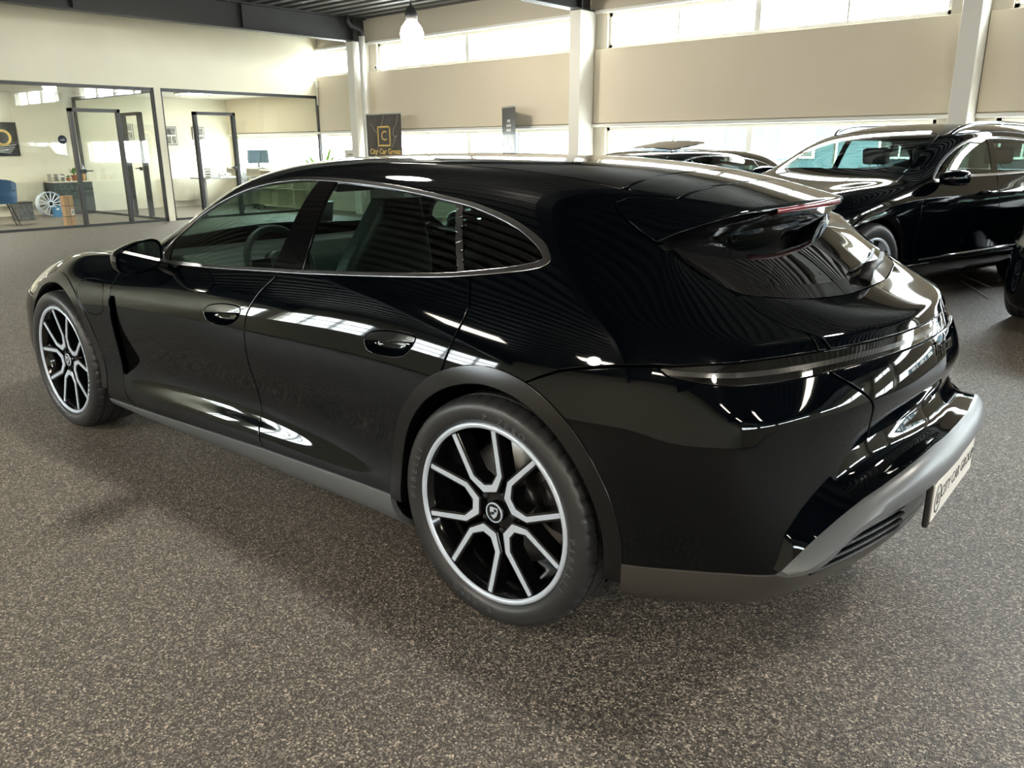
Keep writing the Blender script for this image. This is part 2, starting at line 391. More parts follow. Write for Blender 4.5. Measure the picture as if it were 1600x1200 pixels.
struct(MB().box(XO+.14, XB, .78, .9, 0, ZG+.10).build('wall_office_end', 'office_wall'), 'cream end wall of the office')
# low wall strip of the window facade inside the corner office: black roller tubes under the blind
tag(MB().box(XO+.2, XB-.2, YW+.055, YW+.075, 1.735, 1.78).build('blind_rail', 'black_frame'), 'black bottom rail of the blind in the corner office', 'blind rail')
# ---- downpipe by the far column, small camera, junction box
pp = MB(); c = CX[1]; pp.tube([(c-.27,-9.02,0),(c-.27,-9.02,3.62)], .065, 20)
o = pp.build('downpipe', 'column'); tag(o, 'white downpipe beside the far boxed column', 'pipe')
pp = MB().tube([(c-.27,-9.02,3.62),(c-.27,-9.02,3.70),(c-.25,-8.98,3.76),(c-.22,-8.80,3.80),(c-.20,-8.74,3.88),(c-.20,-8.74,4.0)], .05, 14).build('pipe_bend', 'steel_dark', o)
o = empty('security_camera', (c-.46, YW+.04, 3.02), label='small white security camera beside the upper window by the downpipe', cat='camera')
MB().box(-.04,.04,0,.03,-.05,.05).build('mount', 'white_frame', o, bevel=.005)
MB().lathe([(0,-.02),(.045,-.02),(.045,.10),(.04,.11),(0,.11)], 20, 'y').build('housing', 'white_frame', o)
MB().lathe([(0,.112),(.024,.112),(.024,.108)], 16, 'y').build('lens', 'black', o)
o = empty('junction_box', (XO-.005, -9.25, 2.80), label='white junction box with cable duct in the wall corner', cat='box')
MB().box(-.05,0,-.05,.05,-.07,.07).build('housing', 'white_frame', o, bevel=.006)
MB().box(-.025,0,-.012,.012,-.45,-.07).build('cable_duct', 'white_frame', o)
# ---- pendant lamps
M['hall_fill'] = mat('hall_fill_panel', (.9,.9,.88), .4, emit=(1,.90,.74), estr=8.5)  # glow of the fill panels added out of view
M['bulb'] = mat('glowing_bulb', (.9,.88,.8), .3, emit=(1,.93,.80), estr=22)
def pendant(x, y, z, label):
    o = empty('pendant_lamp', (x, y, z), label=label, cat='lamp', group='pendant lamps')
    MB().lathe([(0,-.02),(.07,.0),(.125,.055),(.165,.14),(.17,.20),(.145,.28),(.095,.345),(.085,.36)], 32).build('bulb', 'bulb', o)
    MB().lathe([(0,.35),(.092,.35),(.092,.47),(.072,.50),(.072,.53),(.03,.56),(.012,.60),(0,.60)], 28).build('socket', 'steel_dark', o)
    MB().tube([(0,0,.58),(0,0,ZC-z)], .006, 8).build('cord', 'steel_dark', o)
    return o
pendant(7.95, -6.1, 2.80, 'pendant lamp with big glowing bulb hanging before the upper windows')
for x, y in ((2.4, .2), (-2.6, -1.6), (-4.0, 3.9), (2.0, 5.2)): pendant(x, y, 2.85, 'pendant lamp with big glowing bulb hanging over the open floor')
# ---- outside: paved yard and the pale building opposite
M['yard'] = mat('pale_paving', (.42,.42,.40), .9)
M['brick'] = None
def brick_mat():
    m, n, l = _new('blue_grey_brick'); p = n['Principled BSDF']; tc = n.new('ShaderNodeTexCoord'); mp = n.new('ShaderNodeMapping')
    mp.inputs['Rotation'].default_value = (math.pi/2,0,0); l.new(tc.outputs['Object'], mp.inputs[0])
    b = n.new('ShaderNodeTexBrick'); b.inputs['Scale'].default_value = 2.2; b.inputs['Color1'].default_value = (.030,.050,.062,1); b.inputs['Color2'].default_value = (.022,.038,.048,1); b.inputs['Mortar'].default_value = (.055,.075,.085,1)
    l.new(mp.outputs[0], b.inputs['Vector']); l.new(b.outputs[0], p.inputs['Base Color']); p.inputs['Roughness'].default_value = .9
    return m
M['brick'] = brick_mat()
struct(MB().box(-120, 120, -120, 120, -.5, -.14).build('yard_ground', 'yard'), 'pale paved yard outside the windows')
bl = empty('office_building', (0,-30,0), label='low blue grey brick building with white windows across the yard', cat='building')
MB().box(-26,30,-6,0,-.14,2.75).build('brick_wall', 'brick', bl)
MB().box(-26.4,30.4,-6.4,.4,2.75,2.95).build('roof_edge', 'white_frame', bl)
for k in range(14):
    x = -24+3.9*k; w = MB().box(x,x+1.5,0,.06,.9,2.3).build('window_frame', 'white_frame', bl); MB().box(x+.08,x+.71,.06,.075,.98,2.22).box(x+.79,x+1.42,.06,.075,.98,2.22).build('pane', 'lens_dark', w)
# ================================================================== car bodies: Catmull-Clark shells cut into panels
def catmull(V,F,creases,levels):
    """V (n,3), F (m,4) quads, creases dict {(a,b):sharp}. returns V,F"""
    V=np.asarray(V,float); F=np.asarray(F,int)
    for lv in range(levels):
        n=len(V); m=len(F)
        fp=V[F].mean(1)
        he=np.stack([F,np.roll(F,-1,1)],2).reshape(-1,2)
        key=np.sort(he,1); ks,inv,cnt=np.unique(key[:,0]*np.int64(n)+key[:,1],return_inverse=True,return_counts=True)
        E=np.c_[ks//n,ks%n]; ne=len(E)
        fs=np.repeat(np.arange(m),4)
        fsum=np.zeros((ne,3)); np.add.at(fsum,inv,fp[fs])
        mid=V[E].mean(1)
        sh=np.zeros(ne)
        if creases:
            ck=np.array([min(a,b)*n+max(a,b) for a,b in creases]); cv=np.array(list(creases.values()),float)
            ix=np.searchsorted(ks,ck); ok=(ix<ne)&(ks[np.minimum(ix,ne-1)]==ck); sh[ix[ok]]=cv[ok]
        bnd=cnt==1; sh[bnd]=99
        smooth=(fsum+V[E].sum(1))/4
        t=np.clip(sh,0,1)[:,None]
        ep=np.where(bnd[:,None],mid,smooth*(1-t)+mid*t)
        # vertex points
        val=np.zeros(n); np.add.at(val,E.ravel(),1)
        Fa=np.zeros((n,3)); fc=np.zeros(n)
        np.add.at(Fa,F.ravel(),np.repeat(fp,4,0)); np.add.at(fc,F.ravel(),1)
        Ra=np.zeros((n,3)); np.add.at(Ra,E[:,0],mid); np.add.at(Ra,E[:,1],mid)
        v=val[:,None]
        vs=(Fa/fc[:,None]+2*Ra/v+(v-3)*V)/v
        ns=np.zeros(n); ssum=np.zeros((n,3)); smx=np.zeros(n)
        s=sh>0
        for c in (0,1):
            np.add.at(ns,E[s,c],1); np.add.at(ssum,E[s,c],V[E[s,1-c]]); np.maximum.at(smx,E[s,c],np.minimum(sh[s],1))
        vc=(6*V+ssum)/8
        tt=smx[:,None]
        vp=vs.copy()
        two=ns==2; vp[two]=vs[two]*(1-tt[two])+vc[two]*tt[two]
        cor=ns>2; vp[cor]=V[cor]
        ei=inv.reshape(m,4)
        nV=np.r_[vp,ep,fp]
        a=F; e=n+ei; f=(n+ne+np.arange(m))[:,None].repeat(4,1)
        nF=np.stack([a,e,f,np.roll(e,1,1)],2).reshape(-1,4)
        nc={}
        for k in np.nonzero((sh>0)&~bnd)[0]:
            r=sh[k]-1
            if r>0: nc[(E[k,0],n+k)]=r; nc[(E[k,1],n+k)]=r
        V,F,creases=nV,nF,nc
    return V,F
class Cage:
    """box-like cage of half a car: side[i][k], top[i][j], rear[k][j], front[k][j] mirrored to a whole"""
    def __init__(s): s.V=[];s.ix={};s.F=[];s.cr={}
    def v(s,p):
        k=(round(p[0],5),round(p[1],5),round(p[2],5))
        if k not in s.ix: s.ix[k]=len(s.V); s.V.append(p)
        return s.ix[k]
    def grid(s,G,flip=False):
        for sg in (1,-1):
            I=[[s.v((p[0],p[1]*sg,p[2])) for p in r] for r in G]
            for a in range(len(I)-1):
                for b in range(len(I[0])-1):
                    q=[I[a][b],I[a+1][b],I[a+1][b+1],I[a][b+1]]
                    if len(set(q))<4: print('degenerate',q)
                    if flip^(sg<0): q=q[::-1]
                    s.F.append(q)
    def crease(s,P,w):
        for sg in (1,-1):
            I=[s.v((p[0],p[1]*sg,p[2])) for p in P]
            for a,b in zip(I,I[1:]): s.cr[(min(a,b),max(a,b))]=w
def vnormals(V,T):
    n=np.cross(V[T[:,1]]-V[T[:,0]],V[T[:,2]]-V[T[:,0]])
    N=np.zeros_like(V)
    for c in range(3): np.add.at(N,T[:,c],n)
    return N/np.maximum(np.linalg.norm(N,axis=1,keepdims=True),1e-12)
def tris(F): return np.r_[F[:,[0,1,2]],F[:,[0,2,3]]]
def assemble(side,rear,front,J,NS,top_cr,rear_cr):
    top=[]
    for i in range(NS):
        if i==0: top.append(front[8])
        elif i==NS-1: top.append(rear[8])
        else: top.append([side[i][8]]+[J[j][i-1] for j in range(1,7)])
    C=Cage(); C.grid(side,False); C.grid(top,False)
    C.grid([[rear[k][j] for k in range(9)] for j in range(7)],False)
    C.grid([[front[k][j] for k in range(9)] for j in range(7)],True)
    for i,j0,w in top_cr: C.crease([top[i][j] for j in range(j0,7)],w)
    for k,w in rear_cr: C.crease(rear[k],w)
    return C
def wagon_cage():
    NS=15
    sx=[3.62,3.40,2.904,2.46,2.10,1.60,1.10,.62,.25,-.05,-.30,-.42,-.50,-.58,-.645]
    # per row : y at each station , z at each station , dx at rear stations
    Yk=[ # k0..k8
     [.55,.62,.70,.78,.80,.80,.80,.80,.80,.74,.72,.72,.70,.68,.62],
     [.79,.89,.925,.93,.935,.935,.935,.935,.94,.93,.93,.92,.905,.86,.76],
     [.83,.925,.962,.960,.969,.973,.972,.963,.965,.975,.97,.955,.935,.89,.80],
     [.84,.94,.976,.948,.919,.906,.907,.926,.950,.978,.972,.957,.938,.893,.812],
     [.83,.935,.980,.958,.922,.909,.910,.920,.950,.986,.980,.967,.947,.904,.822],
     [.83,.935,.982,.962,.942,.935,.934,.938,.958,.987,.983,.970,.950,.907,.831],
     [.82,.925,.975,.962,.952,.950,.950,.950,.962,.978,.970,.957,.938,.893,.83],
     [.80,.90,.952,.942,.935,.935,.935,.936,.944,.955,.950,.940,.922,.875,.82],
     [.775,.85,.895,.895,.893,.897,.899,.900,.900,.905,.903,.898,.882,.845,.80]]
    Zk=[
     [.16]*3+[.15]*6+[.17,.19,.20,.21,.22,.22],
     [.18]*3+[.18]*6+[.19,.20,.21,.22,.23,.24],
     [.27,.27,.27,.285,.30,.315,.32,.295,.275]+[.28,.29,.30,.31,.32,.32],
     [.36,.36,.36,.37,.385,.395,.40,.375,.36]+[.37,.38,.39,.40,.40,.40],
     [.46,.46,.46,.47,.475,.48,.485,.47,.46]+[.48,.49,.5,.5,.5,.5],
     [.56,.57]+[.58]*7+[.60,.61,.62,.63,.63,.63],
     [.60,.63,.68,.69,.69,.69,.69,.69,.70,.71,.725,.735,.74,.745,.745],
     [.635,.69,.765,.775,.78,.785,.79,.795,.80,.81,.82,.825,.83,.83,.83],
     [.66,.74,.845,.855,.86,.88,.89,.905,.92,.93,.93,.925,.92,.92,.925]]
    dx=np.zeros((9,NS))
    dx[:,14]=[.05,-.11,-.160,-.165,-.140,-.102,-.080,-.03,0]   # relative to k8
    dx[:,13]=[.05,-.04,-.055,-.06,-.05,-.04,-.03,-.012,0]
    dx[:,12]=[0,0,-.02,-.03,-.02,-.01,0,0,0]
    dx[:,0]=[-.1,0.05,.07,.07,.07,.06,.04,.02,0]
    side=[[ (sx[i]+dx[k,i],Yk[k][i],Zk[k][i]) for k in range(9)] for i in range(NS)]
    # ---- rear face rows: y columns
    yr=[.80,.68,.54,.40,.26,.13,0]
    xc=[-.70,-.90,-.96,-.975,-.960,-.918,-.968,-.955,-.888]
    zr=[.22,.24,.32,.40,.50,.63,.755,.835,.94]
    rear=[]
    for k in range(9):
        row=[side[14][k]]
        x0,y0,z0=side[14][k]
        for j in range(1,7):
            y=y0*yr[j]/.8
            # parabola through the corner
            u=yr[j]/.8
            x=xc[k]+(x0-xc[k])*u**2.1
            z=zr[k]+(z0-zr[k])*u**2
            row.append((x,y,z))
        rear.append(row)
    yf=[1,.84,.66,.5,.33,.16,0]
    xf=[3.5,3.86,3.90,3.90,3.90,3.89,3.87,3.85,3.83]
    zf=[.16,.18,.27,.36,.46,.56,.61,.645,.675]
    front=[]
    for k in range(9):
        row=[side[0][k]]; x0,y0,z0=side[0][k]
        for j in range(1,7):
            u=yf[j]; row.append((xf[k]+(x0-xf[k])*u**2.2,y0*u,zf[k]+(z0-zf[k])*u**2))
        front.append(row)
    # ---- top rows j1..j6 for stations 1..13  (0 and 14 come from front/rear edge)
    J={}
    J[1]=[(3.43,.78,.785),(2.93,.825,.900),(2.47,.855,.910),(2.10,.868,.920),(1.60,.868,.945),(1.10,.868,.965),(.62,.868,.985),(.25,.865,1.00),(-.05,.862,1.015),(-.29,.86,1.00),(-.40,.85,.985),(-.47,.83,.98),(-.56,.775,.975)]
    J[2]=[(3.47,.67,.80),(2.95,.73,.910),(2.48,.79,.915),(2.11,.815,.965),(1.62,.800,1.085),(1.12,.795,1.13),(.62,.79,1.15),(.23,.785,1.15),(-.08,.782,1.14),(-.29,.775,1.10),(-.40,.755,1.07),(-.46,.735,1.055),(-.575,.675,1.005)]
    J[3]=[(3.52,.54,.785),(2.97,.58,.880),(2.48,.68,.925),(2.12,.735,1.02),(1.70,.705,1.215),(1.17,.70,1.288),(.62,.695,1.295),(.21,.69,1.27),(-.10,.685,1.23),(-.30,.655,1.185),(-.39,.63,1.17),(-.402,.625,1.140),(-.60,.53,1.025)]
    J[4]=[(3.55,.38,.77),(2.99,.42,.850),(2.50,.52,.935),(2.15,.58,1.055),(1.78,.58,1.29),(1.20,.575,1.355),(.62,.57,1.352),(.20,.56,1.335),(-.12,.55,1.298),(-.35,.52,1.248),(-.475,.46,1.226),(-.465,.45,1.075),(-.65,.36,.995)]
    J[5]=[(3.57,.19,.765),(3.0,.21,.845),(2.52,.28,.95),(2.20,.31,1.08),(1.83,.31,1.318),(1.24,.31,1.377),(.62,.30,1.370),(.20,.29,1.357),(-.13,.28,1.318),(-.39,.26,1.259),(-.52,.24,1.228),(-.510,.235,1.055),(-.69,.18,.985)]
    J[6]=[(3.58,0,.765),(3.0,0,.845),(2.53,0,.955),(2.21,0,1.095),(1.85,0,1.325),(1.25,0,1.383),(.62,0,1.376),(.20,0,1.363),(-.14,0,1.324),(-.40,0,1.263),(-.535,0,1.231),(-.525,0,1.050),(-.705,0,.983)]
    return assemble(side,rear,front,J,NS,((11,3,3.2),),((8,2.6),(6,1.8)))
def sdf_poly(P, poly):
    """signed distance (negative inside) of 2D points to a closed polygon"""
    A = np.asarray(poly, float); B = np.roll(A, -1, 0); d2 = np.full(len(P), 1e9); ins = np.zeros(len(P), bool)
    for a, b in zip(A, B):
        e = b-a; w = P-a; L = e@e
        if L < 1e-14: continue
        t = np.clip((w@e)/L, 0, 1); q = w-t[:,None]*e; d2 = np.minimum(d2, (q*q).sum(1))
        c = (a[1] <= P[:,1]) != (b[1] <= P[:,1])
        if abs(e[1]) > 1e-12: ins ^= c & (P[:,0] < a[0]+(P[:,1]-a[1])*e[0]/e[1])
    d = np.sqrt(d2); return np.where(ins, -d, d)
class Surf:
    def __init__(s, V, N, T): s.V, s.N, s.T = V, N, T
    def _compact(s, T):
        u, inv = np.unique(T, return_inverse=True); return Surf(s.V[u], s.N[u], inv.reshape(-1,3))
    def split(s, d):
        """cut along d = 0; returns (d<0 part, d>0 part)"""
        if len(s.T) == 0: return s, s
        d = np.where(np.abs(d) < 1e-9, 1e-9, d); neg = d < 0; k = neg[s.T].sum(1)
        N_, P_ = [s.T[k == 3]], [s.T[k == 0]]
        V, N = s.V, s.N; nv = len(V)
        mix = s.T[(k == 1)|(k == 2)]
        if len(mix):
            km = neg[mix].sum(1); odd = np.where(km[:,None] == 1, neg[mix], ~neg[mix]); i = odd.argmax(1); r = np.arange(len(mix))
            a, b, c = mix[r,i], mix[r,(i+1)%3], mix[r,(i+2)%3]
            ed = np.r_[np.c_[a,b], np.c_[a,c]]; es = np.sort(ed, 1); key = es[:,0].astype(np.int64)*nv+es[:,1]
            uk, inv = np.unique(key, return_inverse=True); p, q = uk//nv, uk % nv
            t = (d[p]/(d[p]-d[q]))[:,None]
            V = np.r_[V, V[p]*(1-t)+V[q]*t]; nn = N[p]*(1-t)+N[q]*t; N = np.r_[N, nn/np.maximum(np.linalg.norm(nn,axis=1,keepdims=True),1e-9)]
            ab, ac = nv+inv[:len(a)], nv+inv[len(a):]
            one = np.c_[a,ab,ac]; two = np.r_[np.c_[ab,b,c], np.c_[ab,c,ac]]
            aneg = km == 1; an2 = np.r_[aneg, aneg]
            N_ += [one[aneg], two[~an2]]; P_ += [one[~aneg], two[an2]]
        S = Surf(V, N, None)
        return S._compact(np.concatenate(N_)), S._compact(np.concatenate(P_))
    def cut(s, f, gap=.0):
        """split by a field function of the vertices, leaving a gap either side of the line"""
        d = f(s.V)
        if gap <= 0: return s.split(d)
        a, _ = s.split(d+gap); _, b = s.split(d-gap); return a, b
    def keep(s, f): return s.split(f(s.V))[0]
    def offset(s, h): return Surf(s.V+s.N*(h if np.isscalar(h) else h[:,None]), s.N, s.T)
    def mirror(s):
        m = np.array([1,-1,1.]); return Surf(s.V*m, s.N*m, s.T[:, ::-1])
    def whole(s):
        """left half plus mirror image, welded on the centre line"""
        a, b = s, s.mirror(); V = np.r_[a.V, b.V]; N = np.r_[a.N, b.N]; T = np.r_[a.T, b.T+len(a.V)]
        c = np.abs(V[:,1]) < 1e-7; N[c,1] = 0
        k = np.round(V*1e6).astype(np.int64); _, first, inv = np.unique(k, axis=0, return_index=True, return_inverse=True)
        return Surf(V[first], N[first], inv.reshape(-1)[T])
    def flange(s, depth):
        """turn the open border inwards so that the panel shows an edge"""
        T = s.T; T = T[(T[:,0]!=T[:,1])&(T[:,1]!=T[:,2])&(T[:,0]!=T[:,2])]
        he = np.r_[T[:,[0,1]], T[:,[1,2]], T[:,[2,0]]]; n = len(s.V); k = he[:,0].astype(np.int64)*n+he[:,1]; kr = he[:,1].astype(np.int64)*n+he[:,0]
        bd = he[~np.isin(k, kr)]
        if len(bd) == 0: return s
        u, inv = np.unique(bd, return_inverse=True); bd = inv.reshape(-1,2)
        top = s.V[u]; low = top-s.N[u]*depth
        e = top[bd[:,1]]-top[bd[:,0]]; fn = np.cross(e, s.N[u][bd[:,0]]); nn = np.zeros_like(top); np.add.at(nn, bd[:,0], fn); np.add.at(nn, bd[:,1], fn)
        nn /= np.maximum(np.linalg.norm(nn,axis=1,keepdims=True),1e-12)
        r = min(.0034, depth*.3); top2 = top+nn*r-s.N[u]*r
        b1 = n; b2 = n+len(u); b0 = u
        q = lambda A, B: np.r_[np.c_[B0(bd[:,1],A), B0(bd[:,0],A), B0(bd[:,0],B)], np.c_[B0(bd[:,1],A), B0(bd[:,0],B), B0(bd[:,1],B)]]
        B0 = lambda i, lay: u[i] if lay == 0 else i+(b1 if lay == 1 else b2)
        F = np.r_[q(0,1), q(1,2)]
        return Surf(np.r_[s.V, top2, low+nn*r], np.r_[s.N, nn, nn], np.r_[T, F])
    def obj(s, name, m, parent, depth=.014):
        if len(s.T) == 0: print('EMPTY PANEL', name); return None
        q = s.flange(depth) if depth else s
        return mesh_obj(name, q.V, q.T, m, parent, N=q.N)
def shell(cage, levels=4):
    V, F = catmull(cage.V, cage.F, cage.cr, levels); T = tris(F); N = vnormals(V, T)
    left = T[(V[T][:,:,1] > -1e-7).all(1)]; V = V.copy(); V[np.abs(V[:,1]) < 1e-6, 1] = 0
    return Surf(V, N, None)._compact(left)
XZ = lambda V: V[:, [0,2]]
XY = lambda V: np.c_[V[:,0], np.abs(V[:,1])]
def poly_xz(p, cond=None):
    def f(V):
        d = sdf_poly(XZ(V), p)
        return d if cond is None else np.where(cond(V), d, 1.0)
    return f
def circ(cx, R, zc=.357): return lambda V: np.where(np.abs(V[:,1]) > .35, np.hypot(V[:,0]-cx, V[:,2]-zc)-R, 1.0)
GAP = .0052
def both(s, name, m, parent, depth=.014):
    a = s.obj(name, m, parent, depth); b = s.mirror().obj(name, m, parent, depth); return a, b
# ================================================================== the black wagon in front
wagon = empty('car', (0,0,0), HEAD, label='glossy black sports wagon with silver-edged black wheels and a dealer number plate', cat='car')
S = shell(wagon_cage())
S = S.split(circ(2.904,.398)(S.V))[1]; S = S.split(circ(0,.398)(S.V))[1]
# arch mouldings
P = {}
def arch(S, cx, zl):
    d = circ(cx,.446)(S.V); ring, rest = S.split(d)
    low, up = ring.split(zl-ring.V[:,2]); up2 = low          # low: z above zl
    return low, up, rest
for cx, nm in ((2.904,'f'),(0,'r')):
    d = circ(cx,.446); ring, rest = S.cut(d); keepr, below = ring.split(.285-ring.V[:,2])
    P['arch_'+nm] = keepr; P['below_'+nm] = below; S = rest
sill_top = [(2.62,.225),(2.30,.234),(1.70,.262),(1.16,.284),(.72,.292),(.30,.296)]
sill_poly = sill_top+[(.30,.02),(2.62,.02)]
P['sill'], S = S.cut(poly_xz(sill_poly))
dlo = spline([(1.935,.928),(1.548,.940),(1.125,.962),(.968,.970),(.573,.996),(.30,1.018),(.169,1.034),(-.004,1.060),(-.070,1.074)],6).tolist() \
    + spline([(-.070,1.074),(-.094,1.092),(-.078,1.118),(-.038,1.146),(.066,1.187),(.195,1.220),(.323,1.242),(.601,1.273),(.839,1.289),(1.101,1.295),(1.288,1.287),(1.477,1.262),(1.665,1.211),(1.847,1.128),(1.96,1.035),(2.005,.962)],6).tolist()[1:]
P['dlo'], S = S.cut(poly_xz(dlo), .001)
# door outlines (side view)
doorFF = spline([(2.03,.972),(2.13,.945),(2.20,.917),(2.282,.863),(2.316,.816),(2.330,.770),(2.330,.745),(2.312,.600),(2.305,.430),(2.303,.362),(2.278,.292),(2.20,.240)],5).tolist()
doorFR = spline([(1.095,1.00),(1.101,.952),(1.124,.928),(1.177,.884),(1.224,.820),(1.240,.765),(1.239,.69),(1.238,.599),(1.231,.508),(1.226,.440),(1.215,.373),(1.176,.293),(1.12,.22)],5).tolist()
doorRR = spline([(.172,1.07),(.164,1.032),(.149,.993),(.138,.956),(.141,.919),(.165,.854),(.192,.764),(.201,.705),(.16,.62),(.12,.5)],5).tolist()
fdoor = doorFF+[(2.2,.10),(1.12,.10)]+doorFR[::-1]+[(1.2,1.02),(1.9,1.02)]
rdoor = doorFR+[(1.12,.10),(.12,.10)]+doorRR[::-1]+[(.4,1.06),(.9,1.04)]
vent = spline([(2.326,.752),(2.277,.757),(2.250,.70),(2.225,.62),(2.185,.555),(2.140,.490),(2.145,.465),(2.20,.425),(2.258,.395),(2.300,.368)],5).tolist()+[(2.307,.43),(2.314,.583)]
side = lambda V: V[:,1] > .55
P['vent'], S = S.cut(poly_xz(vent, side), .0)
P['fdoor'], S = S.cut(poly_xz(fdoor, side), GAP)
P['rdoor'], S = S.cut(poly_xz(rdoor, side), GAP)
# charging flap on the front wing
flap = spline([(2.585,.803),(2.64,.786),(2.661,.755),(2.622,.714),(2.574,.674),(2.527,.653),(2.453,.650),(2.405,.664),(2.380,.696),(2.398,.785),(2.428,.806),(2.50,.810)],6,True).tolist()
P['flap'], S = S.cut(poly_xz(flap, side), .0036)
# bonnet, windscreen, roof: plan view
bonnet = [(2.40,-1),(2.40,.55),(2.33,.70),(2.45,.735),(2.90,.665),(3.35,.56),(3.62,.40),(3.70,.2),(3.72,-1)]
P['bonnet'], S = S.cut(lambda V: np.where(V[:,2] > .6, sdf_poly(XY(V), bonnet), 1.), GAP)
wind = [(1.66,-1),(1.66,.30),(1.63,.50),(1.66,.545),(1.80,.585),(2.05,.655),(2.20,.715),(2.27,.70),(2.36,.52),(2.43,.25),(2.45,-1)]
P['wind'], S = S.cut(lambda V: np.where(V[:,2] > .9, sdf_poly(XY(V), wind), 1.), .003)
hi = lambda V: V[:,2] > 1.1
roofp = [(-.136,-1),(-.136,.30),(-.150,.530),(.2,.535),(.9,.55),(1.45,.535),(1.60,.49),(1.635,.30),(1.64,-1)]
P['roof'], S = S.cut(lambda V: np.where(hi(V), sdf_poly(XY(V), roofp), 1.), GAP)
roof2 = [(-.298,-1),(-.298,.25),(-.306,.485),(-.155,.525),(-.139,.30),(-.139,-1)]
P['roof2'], S = S.cut(lambda V: np.where(hi(V), sdf_poly(XY(V), roof2), 1.), GAP)
# light bar round the tail (side view outline)
bar_top = [(-.495,.8785),(-.592,.889),(-.70,.896),(-.79,.900),(-.88,.903),(-1.05,.905)]
bar_bot = [(-1.05,.868),(-.93,.864),(-.85,.855),(-.803,.847),(-.733,.840),(-.664,.839),(-.602,.844),(-.525,.857),(-.503,.870)]
P['bar'], S = S.cut(poly_xz(bar_top+bar_bot, lambda V: V[:,0] < -.4), .003)
# tailgate: plan view for the hatch, rear view below the light bar
hatch = [(-.301,-1),(-.301,.25),(-.309,.490),(-.200,.560),(-.175,.613),(-.197,.629),(-.245,.651),(-.294,.664),(-.335,.671),(-.379,.672),(-.434,.665),(-.482,.650),(-.544,.628),(-.590,.622),(-.630,.624),(-.698,.605),(-.773,.560),(-.80,.545),(-1.2,.545),(-1.2,-1)]
P['hatch'], S = S.cut(lambda V: np.where((V[:,2] > .872) & (V[:,0] < -.1), sdf_poly(XY(V), hatch), 1.), GAP)
gate = spline([(.585,.87),(.572,.843),(.52,.805),(.479,.770),(.460,.735),(.447,.66),(.443,.633),(.425,.612),(.38,.607)],4).tolist()+[(0,.600),(-1,.600),(-1,.95),(.585,.95)]
P['gate'], S = S.cut(lambda V: np.where(V[:,0] < -.6, sdf_poly(np.c_[np.abs(V[:,1]),V[:,2]], gate), 1.), GAP)
# rear bumper under the seam that leaves the arch
def bump_line(V):
    x = V[:,0]; z = np.interp(-x, [-.2,.05,.118,.167,.232,.281,.388,.484,.50,2], [.70,.745,.779,.805,.833,.845,.867,.879,.88,.88])
    return np.where(x < .05, (V[:,2]-z)*.9, 1.0)
P['rbumper'], S = S.cut(bump_line, GAP*.9)
# front bumper and headlight
P['fbumper'], S = S.cut(lambda V: np.where(V[:,0] > 2.95, np.maximum((V[:,2]-.655)*.95, 3.18-V[:,0]), 1.), GAP)
hl = spline([(3.20,.70),(3.34,.735),(3.50,.70),(3.62,.655),(3.55,.645),(3.32,.66)],5,True).tolist()
P['headlight'], S = S.cut(poly_xz(hl), .002)
P['wing'], S = S.cut(lambda V: 2.03-V[:,0], GAP)
P['quarter'] = S
# lower rear valance
val = lambda V: np.where(V[:,0] < -.2, V[:,2]-np.interp(-V[:,0], [.2,.44,.58,.70,.81,.9,1.1], [.338,.342,.358,.366,.366,.345,.33]), 1.)
P['valance'], P['rbumper'] = P['rbumper'].cut(val, .0005)
# ---- build the painted panels
for k, n in (('wing','front_wing'),('quarter','quarter_panel')): both(P[k], n, 'paint', wagon)
for k, n in (('bonnet','bonnet'),('roof2','roof_rear_panel'),('fbumper','front_bumper'),('rbumper','rear_bumper')): P[k].whole().obj(n, 'paint', wagon)
P['roof'].whole().obj('roof_panel', 'gloss_black', wagon)
both(P['headlight'].offset(-.002), 'headlight', 'lens_clear', wagon); both(P['flap'], 'charging_flap', 'paint', wagon, .008)
both(P['vent'].offset(-.030*np.clip((P['vent'].V[:,0]-2.15)/.16,.12,1)), 'air_vent', 'gap', wagon, 0)  # vent coloured near-black for the shade of its depth
for k in ('f','r'):
    both(P['arch_'+k].offset(.004), 'wheel_arch_trim', 'arch', wagon, .03)
    pass
both(P['sill'].offset(.007), 'side_sill', 'grey_trim', wagon, .02)
M['bronze_trim'] = mat('dark_bronze_trim', (.060,.055,.050), .36, .2)
P['valance'].whole().offset(.004).obj('rear_valance', 'bronze_trim', wagon, .012)
wd = P['wind'].whole(); wd.offset(-.003).obj('windscreen', 'wind_glass', wagon, 0)
